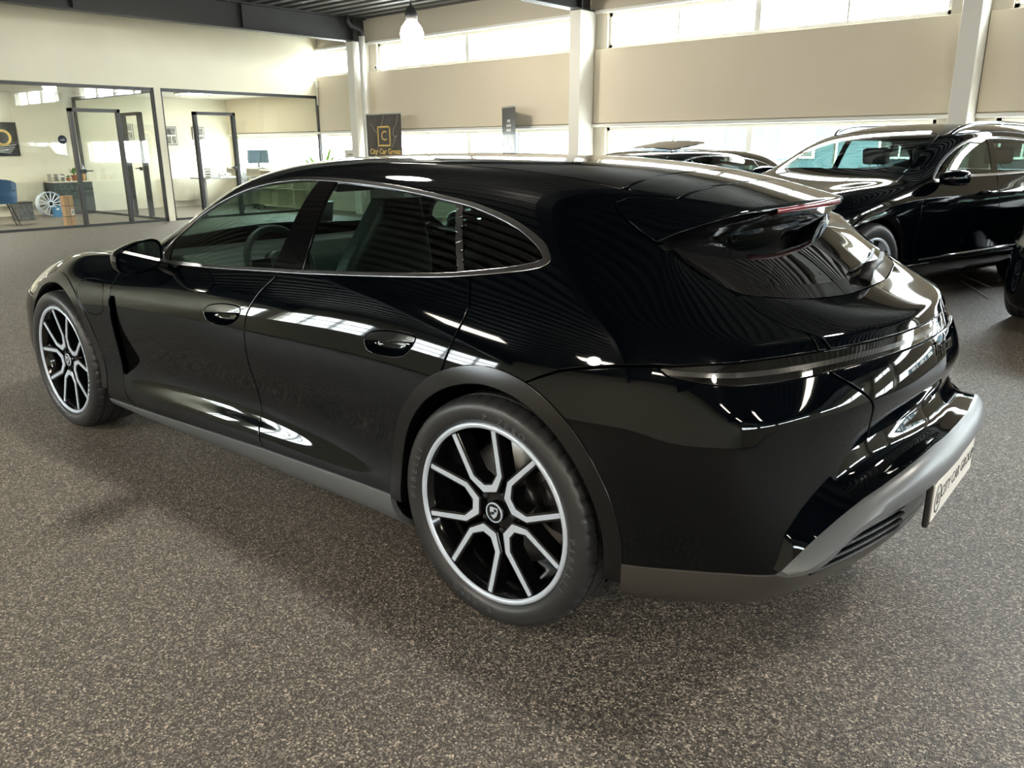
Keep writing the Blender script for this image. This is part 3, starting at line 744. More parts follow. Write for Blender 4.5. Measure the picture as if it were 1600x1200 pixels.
# doors with flush handles
hf = spline([(1.53,.774),(1.516,.795),(1.46,.812),(1.373,.822),(1.29,.820),(1.277,.803),(1.302,.768),(1.356,.745),(1.446,.738),(1.508,.750)],6,True).tolist()
hr = spline([(.557,.800),(.543,.822),(.50,.836),(.426,.845),(.337,.845),(.322,.833),(.341,.802),(.379,.776),(.454,.767),(.533,.772)],6,True).tolist()
def door(panel, name, hp):
    cupo, panel = panel.cut(poly_xz(hp), .0030)
    zmid = np.mean([p[1] for p in hp])
    slope = (hp[0][1]-max(p[1] for p in hp))
    xs = [p[0] for p in hp]; x0, x1 = min(xs), max(xs)
    line = lambda V: (zmid+.004+(V[:,0]-(x0+x1)/2)*-.10)-V[:,2]     # grip above, cup below
    grip, cup = cupo.cut(line, .0006)
    d = sdf_poly(XZ(cup.V), hp); fr = np.clip(np.minimum(-d, np.maximum(line(cup.V)+.02, 0))/.022, 0, 1); dep = .024*(1-(1-np.clip(-d/.024,0,1))**2)
    cup2 = Surf(cup.V-cup.N*dep[:,None], cup.N, cup.T); cup2.N = vnormals(cup2.V, cup2.T)
    for sgn, pr, gr, cu in ((1,panel,grip,cup2),(-1,panel.mirror(),grip.mirror(),cup2.mirror())):
        o = pr.obj(name, 'paint', wagon); h = gr.offset(.0015).obj('door_handle', 'paint', o, .010); cu.obj('handle_cup', 'paint', o, 0)
    return
door(P['fdoor'], 'front_door', hf); door(P['rdoor'], 'rear_door', hr)
# ---- side windows: strip, pillars, panes
D = P['dlo']
inner, rim = D.cut(lambda V: sdf_poly(XZ(V), dlo)+np.interp(V[:,0], [-.1,.05,.3], [.020,.013,.0105]))
both(rim.offset(.002), 'window_strip', 'dark_chrome', wagon, .012)
def xline(p, q):                                   # signed distance to a line in side view
    p, q = np.array(p), np.array(q); e = (q-p)/np.hypot(*(q-p)); return lambda V: (V[:,0]-p[0])*e[1]-(V[:,2]-p[1])*e[0]
bF, bR, cD, mT = xline((1.066,1.279),(1.134,.962)), xline((.961,1.278),(.962,.971)), xline((.327,1.243),(.203,1.030)), xline((1.950,1.017),(1.893,.932))
def seg(V): return V
a, rest = inner.split(bF(inner.V))                 # a: one side
front, back = (a, rest) if a.V[:,0].mean() > rest.V[:,0].mean() else (rest, a)
a, r2 = front.split(mT(front.V)); fglass, tri = (a, r2) if a.V[:,0].mean() < r2.V[:,0].mean() else (r2, a)
a, r2 = back.split(bR(back.V)); pill, back = (a, r2) if a.V[:,0].mean() > r2.V[:,0].mean() else (r2, a)
dd = np.abs(cD(back.V))-.011; div, r3 = back.split(dd); a, b2 = r3.split(cD(r3.V)); rglass, qglass = (a, b2) if a.V[:,0].mean() > b2.V[:,0].mean() else (b2, a)
both(fglass.offset(-.004), 'front_window', 'side_glass', wagon, 0); both(rglass.offset(-.004), 'rear_window_pane', 'side_glass', wagon, 0)
both(qglass.offset(-.003), 'quarter_window', 'dark_glass', wagon, 0)
both(pill.offset(-.001), 'pillar_cover', 'gloss_black', wagon, .01); both(tri.offset(-.001), 'mirror_triangle', 'gloss_black', wagon, .006); both(div.offset(-.001), 'window_divider', 'dark_chrome', wagon, .008)
# ---- tailgate
H = P['hatch']
zs = lambda V: np.interp(np.abs(V[:,1]), [0,.24,.40,.47,.551,.616,.671,.9], [1.217,1.215,1.213,1.206,1.192,1.172,1.150,1.05])
low, spo = H.cut(lambda V: V[:,2]-zs(V), .0025)
spo.whole().obj('roof_spoiler', 'paint', wagon, .012)
gl = lambda V: np.interp(np.abs(V[:,1]), [0,.15,.25,.42,.50,.547,.60,.64,.9], [-.724,-.718,-.705,-.672,-.642,-.615,-.582,-.55,-.3])-V[:,0]
glass_a, deck = low.cut(gl, .0042)
deck.whole().obj('tailgate_deck', 'paint', wagon); P['gate'].whole().obj('tailgate', 'paint', wagon)
# the rear window is a pane of its own, running up under the overhanging spoiler
from mathutils.bvhtree import BVHTree
_S0 = shell(wagon_cage(), 3); BODY = BVHTree.FromPolygons(_S0.V.tolist(), _S0.T.tolist())
def hitz(x, y):
    h, nr, _, _ = BODY.ray_cast(Vector((x,abs(y)+1e-5,3)), Vector((0,0,-1))); return Vector((h.x, math.copysign(h.y, y), h.z)), Vector((nr.x, math.copysign(1,y)*nr.y, nr.z))
Bc = [(-.721,0),(-.715,.15),(-.702,.25),(-.669,.42),(-.638,.50),(-.611,.547),(-.578,.597),(-.540,.622),(-.480,.646),(-.434,.660)]
Bp = [np.array(hitz(x, y)[0])+np.array([0,0,-.001]) for x, y in Bc]
for p in Bp: p[1] = 0 if p[1] < 1e-4 else p[1]
Tp = [(-.430,0,1.152),(-.429,.10,1.152),(-.427,.17,1.152),(-.421,.29,1.151),(-.415,.37,1.150),(-.408,.43,1.150),(-.398,.50,1.150),(-.385,.56,1.151),(-.367,.62,1.152),(-.345,.662,1.152)]
Bs, Ts = spline(Bp, 5), spline(Tp, 5); n_ = len(Bs)
def pane_pt(i, t):
    b_, t__ = Bs[i], Ts[i]; p = b_*(1-t)+t__*t; bul = .010*4*t*(1-t); return p+np.array([-.4,0,.9])*bul
def pane(i0, i1, t0, t1, name, m, off=0, parent=None, nt=10):
    G = []
    for sg in (-1,1):
        rng = range(i1, i0-1, -1) if sg < 0 else range(i0 if i0 > 0 else 1, i1+1)
        for i in rng: G.append([tuple((pane_pt(i, t0+(t1-t0)*k/nt)+np.array([-.4,0,.9])*off)*np.array([1,sg,1])) for k in range(nt+1)])
    return soften(MB().grid(G).build(name, m, parent if parent is not None else wagon), 60)
if True:
    g_ = pane(0, 27, .16, 1.0, 'rear_window', 'dark_glass')
    pane(0, 27, 0.0, .16, 'rear_window_border', 'gloss_black', 0, g_, 3)
    for sg in (1,-1):
        G = [[tuple(pane_pt(i, k/10)*np.array([1,sg,1])) for k in range(11)] for i in range(27, n_)]
        soften(MB().grid(G).build('rear_window_side', 'gloss_black', g_), 60)
Es = spline([(-.529,0,1.214),(-.527,.10,1.214),(-.522,.17,1.213),(-.508,.29,1.211),(-.492,.37,1.209),(-.476,.43,1.206),(-.452,.50,1.199),(-.425,.56,1.186),(-.388,.62,1.168),(-.345,.664,1.153)], 5)
G = []
for sg in (-1,1):
    for i in (range(n_-1, -1, -1) if sg < 0 else range(1, n_)): G.append([tuple((Es[i]*(1-k/4)+Ts[i]*(k/4))*np.array([1,sg,1])) for k in range(5)])
soften(MB().grid(G).build('spoiler_underside', 'gloss_black', wagon), 60)
# light bar: clear outer lens over a smoked body, thin line
bar = P['bar'].whole(); lb = bar.offset(-.020).obj('light_bar', 'lens_dark', wagon, .01)
M['lens'] = glass('clear_lamp_lens', (.62,.62,.62), .13)
bar.offset(-.008).obj('lamp_lens', 'lens', lb, .008)
midz = lambda V: np.interp(-V[:,0], [.50,.525,.60,.66,.73,.80,.85,.95,1.1], [.874,.868,.866,.866,.867,.872,.877,.882,.884])
line, _ = bar.split(np.abs(bar.V[:,2]-midz(bar.V))-.006)
M['lamp_line'] = mat('lamp_reflector', (.20,.20,.20), .2, .6)
line.offset(-.016).obj('lamp_strip', 'lamp_line', lb, 0)
# ---- wheels (built around their own axle, outer side +y)
def polyline_strip(path, w, hz, th, w2=None):
    """mitred strip along a 2D path (u,v) in the wheel plane; top at hz(u,v), bottom th lower and w2 wide"""
    P = np.array(path, float); n = len(P); L, R_ = [], []; Lb, Rb = [], []
    w = np.broadcast_to(np.asarray(w, float), n); w2 = w if w2 is None else np.broadcast_to(np.asarray(w2, float), n)
    for i in range(n):
        d0 = P[i]-P[i-1] if i else P[1]-P[0]; d1 = P[i+1]-P[i] if i < n-1 else P[-1]-P[-2]
        d0 /= np.hypot(*d0); d1 /= np.hypot(*d1); t = d0+d1; t /= np.hypot(*t); nn = np.array([-t[1], t[0]]); k = 1/max(.5, nn@np.array([-d0[1], d0[0]]))
        L.append(P[i]+nn*w[i]/2*k); R_.append(P[i]-nn*w[i]/2*k); Lb.append(P[i]+nn*w2[i]/2*k); Rb.append(P[i]-nn*w2[i]/2*k)
    def p3(q, h): return (q[0], h, q[1])
    V = [p3(q, hz(q)) for q in L]+[p3(q, hz(q)) for q in R_]+[p3(q, hz(q)-th) for q in Lb]+[p3(q, hz(q)-th) for q in Rb]
    F = []
    for i in range(n-1):
        F += [[i,i+1,n+i+1,n+i],[2*n+i,3*n+i,3*n+i+1,2*n+i+1],[i,2*n+i,2*n+i+1,i+1],[n+i,n+i+1,3*n+i+1,3*n+i]]
    F += [[0,n,3*n,2*n],[n-1,3*n-1,4*n-1,2*n-1]]
    return V, F
M['tyre_print'] = mat('tyre_lettering', (.10,.10,.105), .6)
def make_wheel(name, phi, width, caliper_ang, writing=True):
    w = bpy.data.objects.new(name, None); COL.objects.link(w); w.empty_display_size = .1
    # tyre with rain grooves and shoulder sipes
    W = width; g = []
    prof = [(.262,-W+.018),(.30,-W-.002),(.335,-W-.002),(.351,-W+.012),(.357,-W+.035)]
    for k in range(4):
        h = -W+.065+k*(W-.105)/3.0; prof += [(.3575,h-.005),(.3500,h-.004),(.3500,h+.004),(.3575,h+.005)]
    prof += [(.3572,-.030),(.3552,-.015),(.3515,-.003),(.345,.006),(.334,.0135),(.318,.0165),(.302,.0145),(.291,.008),(.285,.001),(.278,-.005),(.268,-.012)]
    n = 288; V = []; m = len(prof); ns = m-11
    for k in range(n):
        t = 2*math.pi*k/n; dip = (k % 6) == 0; dip2 = (k % 6) == 3
        for i, (r, h) in enumerate(prof):
            if dip and i in (ns-1, ns, ns+1, ns+2): r -= .0055
            if dip and i in (3,4): r -= .005
            if dip2 and i in (ns-2, ns-6, ns-5, ns-9): r -= .004
            V.append((r*math.cos(t), h, r*math.sin(t)))
    F = [[k*m+i, ((k+1)%n)*m+i, ((k+1)%n)*m+i+1, k*m+i+1] for k in range(n) for i in range(m-1)]
    b = MB(); b.add(V, F, True); ty = b.build('tyre', 'rubber', w); soften(ty, 40)
    if writing:
        for word, a0, r, sz in (('PIRELLI', 15, .306, .030), ('P ZERO', 105, .306, .030), ('PIRELLI', 195, .306, .030), ('P ZERO', 285, .306, .030)):
            step = 5.2
            for i, ch in enumerate(word):
                if ch == ' ': continue
                a = math.radians(a0+(i-len(word)/2)*step); 
                o = text_mesh('tyre_letter', ch, sz, 'tyre_print', w, .0012)
                u = Vector((math.cos(a),0,math.sin(a))); tg = Vector((math.sin(a),0,-math.cos(a)))       # reading clockwise seen from outside
                tg = Vector((math.sin(a),0,-math.cos(a)))
                nrm = Vector((0,1,0)); xax = u.cross(nrm)*1.0
                o.matrix_local = Matrix(((-tg.x if False else xax.x, u.x, 0, u.x*r),(0,0,1,.0152),(xax.z, u.z, 0, u.z*r),(0,0,0,1)))
    MB().lathe([(.2815,-.008),(.2825,.000),(.280,.005),(.274,.0065),(.2675,.0045),(.265,-.002)], 96, 'y').build('rim_edge', 'rim_silver', w)
    MB().lathe([(.266,-.003),(.259,-.014),(.250,-.03),(.246,-.08),(.240,-.16),(.246,-W+.03),(.262,-W+.02)], 96, 'y').build('rim', 'rim_black', w)
    hz = lambda q: -.004-.020*max(0,(1-math.hypot(*q)/.262))
    for k in range(5):
        a = math.radians(phi+72*k); c, s = math.cos(a), math.sin(a)
        path = [(.249,-.081),(.180,-.0685),(.112,-.056),(.074,-.021),(.074,.021),(.112,.056),(.180,.0685),(.249,.081)]
        rp = [(u*c-v*s, u*s+v*c) for u, v in path]
        V, F = polyline_strip(rp, [.030,.029,.030,.034,.034,.030,.029,.030], lambda q: hz(q)-.003, .05, [.040,.040,.044,.05,.05,.044,.040,.040])
        sp = MB(); sp.add(V, F); spo = sp.build('spoke', 'rim_black', w, bevel=.002)
        V, F = polyline_strip(rp, [.0145,.0150,.0165,.022,.022,.0165,.0150,.0145], hz, .006)
        MB().add(V, F).build('spoke_face', 'rim_silver', w, bevel=.0008, seg=1)
    MB().lathe([(0,-.040),(.058,-.036),(.082,-.042),(.088,-.060),(.07,-.09)], 40, 'y').build('hub', 'rim_black', w)
    for k in range(5):
        a = math.radians(phi+36+72*k); MB().lathe([(0,-.030),(.0075,-.030),(.0095,-.033),(.0095,-.045)], 6, 'y', (.060*math.cos(a),0,.060*math.sin(a))).build('wheel_bolt', 'caliper', w)
    cap = MB().lathe([(0,-.0165),(.026,-.017),(.032,-.020),(.033,-.040)], 40, 'y').build('centre_cap', 'rim_black', w)
    MB().lathe([(.0275,-.0170),(.0275,-.0155),(.0315,-.0165),(.0315,-.0195)], 40, 'y').build('cap_ring', 'rim_silver', w)
    sh = [(-.014,.017),(.014,.017),(.015,.004),(.010,-.010),(0,-.019),(-.010,-.010),(-.015,.004)]
    MB().prism(sh, -.0168, -.0152, 'y').build('cap_crest', 'rim_silver', w)
    b = MB()
    for x0, x1, z0, z1 in ((-.011,-.001,.004,.013),(.002,.011,-.007,.002),(-.004,.004,-.004,.003)): b.box(x0,x1,-.0156,-.0148,z0,z1)
    b.build('crest_fields', 'black', w)
    MB().lathe([(.09,-.125),(.19,-.120),(.195,-.125),(.195,-.150),(.19,-.155),(.09,-.150)], 64, 'y').build('brake_disc', 'brake', w)
    MB().lathe([(0,-.10),(.075,-.10),(.088,-.115),(.09,-.14)], 40, 'y').build('disc_bell', 'caliper', w)
    a0 = math.radians(caliper_ang); b = MB(); G = []
    for i in range(9):
        a = a0+math.radians(-26+6.5*i); G.append([(r*math.cos(a), h, r*math.sin(a)) for r, h in ((.125,-.118),(.13,-.098),(.165,-.088),(.205,-.092),(.215,-.11),(.215,-.16),(.20,-.17))])
    b.grid(G); b.build('brake_caliper', 'caliper', w)
    return w
wr = make_wheel('wheel', 74.3, .300, 165); wr.parent = wagon; wr.location = (0,.962,.357)
wf = make_wheel('wheel', 58.8, .265, 180); wf.parent = wagon; wf.location = (2.904,.962,.357)
for src, x in ((wr,0),(wf,2.904)):
    c = copy_tree(src, wagon); c.location = (x,-.962,.357); c.rotation_euler = (0,0,math.pi)
# ---- wheel houses and underbody
for cx in (0, 2.904):
    for sg in (1,-1):
        b = MB(); G = []
        for k in range(25):
            a = math.radians(-13+206*k/24); G.append([(cx+.402*math.cos(a), sg*y, .357+.402*math.sin(a)) for y in (.60,.75,.90,.945)])
        b.grid(G); poly = [(cx+.402*math.cos(math.radians(-13+206*k/24)), .357+.402*math.sin(math.radians(-13+206*k/24))) for k in range(25)]
        b.add([(x, sg*.60, z) for x, z in poly], [list(range(25))]); b.build('wheel_house', 'gap', wagon)
MB().prism([(-.66,-.55),(-.66,.55),(.45,.58),(.47,.80),(2.44,.80),(2.46,.58),(3.55,.55),(3.55,-.55),(2.46,-.58),(2.44,-.80),(.47,-.80),(.45,-.58)], .155, .20).build('underbody', 'gap', wagon)
MB().box(-.60,3.3,-.58,.58,.20,.42).box(.46,2.4,-.80,.80,.20,.30).build('floor_pan', 'interior', wagon)
# ---- rays onto the shell to place small things
def hitx(y, z, x0=-3.0):
    h, nrm, _, _ = BODY.ray_cast(Vector((x0, abs(y)+1e-5, z)), Vector((1,0,0))); 
    if h is None: return None, None
    if y < 0: h = Vector((h.x,-h.y,h.z)); nrm = Vector((nrm.x,-nrm.y,nrm.z))
    return h, nrm
# ---- grey band round the rear bumper
top = [(-1.015,0,.600),(-1.012,.16,.599),(-.993,.38,.588),(-.955,.52,.556),(-.915,.62,.522),(-.872,.72,.470),(-.838,.775,.420),(-.815,.80,.385)]
mid = [(-1.052,0,.548),(-1.046,.20,.547),(-1.018,.40,.538),(-.978,.54,.515),(-.938,.65,.483),(-.905,.735,.440),(-.870,.780,.405),(-.826,.798,.380)]
bot = [(-1.030,0,.487),(-1.022,.22,.488),(-.995,.42,.486),(-.960,.55,.474),(-.925,.66,.448),(-.900,.735,.412),(-.868,.775,.388),(-.828,.794,.372)]
def sym(c, n=6):
    L_ = spline(c, n); return [tuple(p*np.array([1,-1,1])) for p in L_[:0:-1]]+[tuple(p) for p in L_]
t_, m_, b_ = sym(top), sym(mid), sym(bot)
lerp = lambda A, B, k: [tuple(np.array(a)*(1-k)+np.array(q)*k) for a, q in zip(A, B)]
out = lambda A, d: [(x-d, y*1.0, z) for x, y, z in A]
def onto_body(p, dz):
    h, nr = hitx(p[1], p[2]+dz); return (max(h.x-.001, p[0]+.004) if h is not None else p[0]+.05, p[1], p[2]+dz)
rows = [[(x+.014,y,z-.012) for x,y,z in t_], [(x+.006,y,z+.001) for x,y,z in t_], out(t_,.006), out(lerp(t_,m_,.5),.010), out(m_,.003), lerp(m_,b_,.6), b_, [onto_body(p, -.004) for p in b_]]
g = MB(); g.grid(rows); o = g.build('bumper_band', 'grey_trim', wagon); soften(o, 50)
# gloss shelf above the band
for sg in (1,-1):
    L_ = [p for p in t_ if p[1]*sg > .60]; L_ = L_ if sg > 0 else L_[::-1]
    G = []
    for n__, p in enumerate(L_):
        q = onto_body(p, .055*min(1,(len(L_)-1-n__)/6)+.001); m1 = onto_body(p, .02); a_ = np.array(p)+np.array([.004,0,.001]); c_ = np.array(q); mdl = a_*.45+c_*.55+np.array([-.006,0,-.004])
        G.append([tuple(a_), tuple(mdl), tuple(c_)])
    soften(MB().grid(G, flip=sg > 0).build('bumper_ledge', 'paint', wagon), 70)
inn = [(-.930,0,.668),(-.926,.16,.667),(-.905,.34,.660),(-.858,.52,.640),(-.800,.66,.602),(-.772,.725,.572)]
tp = [(-1.013,0,.601),(-1.010,.15,.600),(-.995,.35,.590),(-.968,.48,.566),(-.938,.57,.540),(-.912,.625,.518)]
lowm = [(-.962,0,.612),(-.958,.155,.611),(-.935,.345,.603),(-.895,.51,.575),(-.835,.64,.538),(-.795,.715,.528)]
i_, tt_, md = sym(inn), sym(tp), sym(lowm)
g = MB(); R2 = [list(map(tuple, spline([i_[k], md[k], tt_[k]], 6))) for k in range(len(i_))]
g.grid(R2); o = g.build('bumper_shelf', 'paint', wagon); soften(o, 60)
# louvres and reflector below the band
def rear_line(z, y0, y1, off, n=16):
    P_ = []
    for k in range(n+1):
        y = y0+(y1-y0)*k/n; h, nr = hitx(y, z)
        if h is not None: P_.append(h+nr*off*(1 if nr.x < 0 else -1))
    return P_
for z in (.462,.440,.418,.396,.374,.352):
    for sg in (1,-1):
        P_ = rear_line(z, sg*.28, sg*.70, .006)
        if len(P_) > 3: MB().tube(P_, .006, 6).build('bumper_louvre', 'dark_plastic', wagon)
for sg in (1,-1):
    P_ = rear_line(.474, sg*.30, sg*.56, .016, 10); b = MB(); b.grid([[p+Vector((0,0,.011)) for p in P_],[p+Vector((-.006,0,.0)) for p in P_],[p-Vector((0,0,.011)) for p in P_]]); b.build('red_reflector', 'lens_red', wagon)
# ---- number plate with dealer print
pl = MB().box(-1.022,-1.006,-.272,.272,.362,.496).build('number_plate_holder', 'dark_plastic', wagon, bevel=.005)
MB().box(-1.026,-1.021,-.260,.260,.378,.488).build('number_plate', 'white', pl, bevel=.002)
def rear_text(s, size, m, y, z, x, parent, **k):
    o = text_mesh('plate_print', s, size, m, parent, **k); o.matrix_local = Matrix(((0,0,-1,x),(-1,0,0,y),(0,1,0,z),(0,0,0,1))); return o
rear_text('CITY CAR GROUP', .052, 'black', -.045, .434, -1.0265, pl, spacing=1.02, depth=.0004)
b = MB()
for k in range(14):
    for sg in (1,-1):
        a = math.radians(-80+k*11.5); y, z = sg*.034*math.cos(a), .040*math.sin(a); b.obox((-1.0265, .205+y, .433+z), ((1,0,0),(0,-math.sin(a)*sg,math.cos(a)),(0,math.cos(a)*sg,math.sin(a))), (.0004,.006,.0028))
b.build('plate_wreath', 'black', pl)
MB().box(-1.027,-1.0262,.192,.218,.417,.449).box(-1.0274,-1.0266,.1925,.1985,.425,.441).build('plate_emblem', 'black', pl)
rear_text('C', .026, 'white', .205, .433, -1.0275, pl, depth=.0003)
MB().box(-1.0265,-1.0255,-.258,.258,.3775,.3795).build('plate_edge', 'chrome', pl)
# ---- model script on the tailgate
h, nr = hitx(.025, .832)
M['badge'] = mat('badge_black_chrome', (.02,.02,.022), .12, .6)
bd = text_mesh('badge_script', 'Taycan', .054, 'badge', wagon, .001, shear=.35)
ang = math.atan2(-nr.z, -nr.x if nr.x < 0 else nr.x)
Zl = Vector(nr) if nr.x < 0 else -Vector(nr); Xl = Vector((0,-1,0)); Xl = (Xl-Zl*Xl.dot(Zl)).normalized(); Yl = Zl.cross(Xl)
bd.matrix_local = Matrix(((Xl.x,Yl.x,Zl.x,h.x+Zl.x*.003),(Xl.y,Yl.y,Zl.y,h.y),(Xl.z,Yl.z,Zl.z,h.z+Zl.z*.003),(0,0,0,1)))
# ---- parking sensor discs
for y in (.707,.36,-.36,-.707):
    h, nr = hitx(y, .497 if abs(y) > .5 else .53)
    if h is None or abs(y) < .5: continue
    Zl = nr if nr.x < 0 else -nr; c = MB().lathe([(0,.0012),(.0105,.0012),(.0105,0)], 24).build('parking_sensor', 'paint', wagon)
    r = MB().lathe([(.0110,.0008),(.0128,.0018),(.0135,0)], 24).build('sensor_ring', 'dark_chrome', c)
    c.matrix_local = Matrix.Translation(h) @ Zl.to_track_quat('Z','Y').to_matrix().to_4x4()
# ---- mirrors
for sg in (1,-1):
    b = MB(); n, mm = 24, 14; V = []
    def mp(x, y, z): return (1.93+x, sg*(.995+y), .968+z)
    G = []
    for i in range(mm+1):
        t = i/mm; x = -.055+.135*t; k = math.sqrt(max(0,1-t**2.2)); row = []
        for j in range(n):
            a = 2*math.pi*j/n; c, s = math.cos(a), math.sin(a); ex = .62
            yy = .100*k*math.copysign(abs(c)**ex, c); zz = .066*k*math.copysign(abs(s)**ex, s)
            zz += .018*(-yy/.1)*1.0*k; zz -= .012*(1-k)
            if yy > 0: zz *= 1-.25*(yy/.1)
            row.append(mp(x+.03*(yy/.1)*(-1)*0, yy+.012*(1-k), zz))
        row.append(row[0]); G.append(row)
    b.grid(G, flip=(sg < 0)); b.add([G[0][j] for j in range(n)], [list(range(n))]); mh = b.build('wing_mirror', 'paint', wagon)
    soften(mh, 40)
    q = MB(); ring = [G[0][j] for j in range(n)]; c0 = np.mean(np.array(ring), 0)
    q.add([(p[0]-.003, c0[1]+(p[1]-c0[1])*.88, c0[2]+(p[2]-c0[2])*.86) for p in ring], [list(range(n))]); q.build('mirror_glass', 'mirror', mh)
    MB().obox((1.945, sg*.895, .925), ((.2,sg*1,.25),(1,0,0),(0,0,1)), (.06,.05,.014)).build('mirror_foot', 'gloss_black', mh, bevel=.008)
# ---- rear wiper, high brake lamp
def onpane(y, t):
    i = int(np.argmin(np.abs(Bs[:28,1]-abs(y)))); return Vector(pane_pt(i, t)*np.array([1, math.copysign(1,y), 1]))
pts = [onpane(y, t)+Vector((-.008,0,.020)) for y, t in ((-.03,.10),(-.12,.11),(-.24,.13),(-.36,.16))]
wp = MB().tube([onpane(.01,.08)+Vector((0,0,-.005)), pts[0]+Vector((0,.0,.012)), pts[1]+Vector((0,0,.012)), pts[2], pts[3]], [.022,.020,.013,.009,.007], 10).build('rear_wiper', 'dark_plastic', wagon)
MB().tube([onpane(y, t)+Vector((-.003,0,.008)) for y, t in ((.02,.20),(-.12,.21),(-.28,.23),(-.40,.26))], .006, 6).build('wiper_blade', 'rubber', wp)
b = MB(); ys = np.linspace(-.27,.27,13)
def edge_at(y): return np.array([np.interp(abs(y), Es[:,1], Es[:,k]) for k in (0,1,2)])*np.array([1,math.copysign(1,y),1])
b.grid([[tuple(edge_at(y)+np.array(d)) for y in ys] for d in ((-.001,0,.010),(-.006,0,.006),(-.005,0,-.004),(.015,0,-.012),(.022,0,-.009))])
b.build('high_brake_lamp', 'lens_red', wagon)
# ---- cabin
def seat(x, y, h=1.17, lean=.30, wd=.25):
    rows = []
    for i in range(10):
        t = i/9; z = .46+(h-.46)*t; xx = x-lean*(z-.46); w_ = wd*(1.0-.10*t) if t < .62 else wd*(.94-.62*(t-.62)/.38*.9); w_ = max(w_, .10)
        th = .075*(1-.35*t)
        rows.append([(xx+th*math.copysign(abs(math.sin(a))**.7, math.sin(a))+.03*(math.cos(a)**4 if math.sin(a) > 0 else 0), y+w_*math.copysign(abs(math.cos(a))**.6, math.cos(a)), z) for a in (2*math.pi*k/20 for k in range(21))])
    b = MB(); b.grid(rows); b.add(rows[-1][:-1], [list(range(20))]); sb = b.build('seat_backrest', 'seat', wagon); soften(sb, 60)
    c = MB().box(x-.05,x+.46,y-wd,y+wd,.36,.53).build('seat_cushion', 'seat', wagon, bevel=.05, seg=3); soften(c, 60)
seat(1.20,.37,1.21,.30,.26); seat(1.20,-.37,1.21,.30,.26); seat(.02,.36,1.10,.38); seat(.02,-.36,1.10,.38)
MB().prism([(2.42,.40),(2.44,.86),(2.30,.935),(2.08,.930),(1.95,.86),(1.93,.72),(2.02,.60),(2.05,.40)], -.78, .78, 'y').build('dashboard', 'interior', wagon, bevel=.03, seg=3)
MB().box(.3,1.8,-.10,.10,.40,.62).build('centre_console', 'interior', wagon, bevel=.03)
sw = MB(); cs = Vector((1.80,.37,.885)); ax = Vector((-.92,0,.39)).normalized(); u = Vector((0,1,0)); v = ax.cross(u)
sw.tube([cs+(u*math.cos(a)+v*math.sin(a))*.168 for a in (2*math.pi*k/36 for k in range(37))], .017, 10, caps=False); swo = sw.build('steering_wheel', 'interior', wagon)
sp = MB().bar(cs-u*.17, cs+u*.17, .05, .02, ax).bar(cs, cs+v*.17 if v.z < 0 else cs-v*.17, .04, .02, ax).build('wheel_spokes', 'dark_chrome', swo)
MB().lathe([(0,.02),(.05,.015),(.07,0),(.07,-.03)], 24).build('airbag_cover', 'interior', swo).matrix_local = Matrix.Translation(cs) @ ax.to_track_quat('Z','Y').to_matrix().to_4x4()
MB().box(.05,.06,-.1,.1,1.0,1.01)
hl_ = P['roof'].whole(); Surf(hl_.V-hl_.N*.03, -hl_.N, hl_.T[:, ::-1]).obj('headliner', 'headliner', wagon, 0)
MB().obox((1.68,0,1.235),((0,1,0),(1,0,.3),(-.3,0,1)),(.12,.02,.035)).build('interior_mirror', 'interior', wagon, bevel=.01)
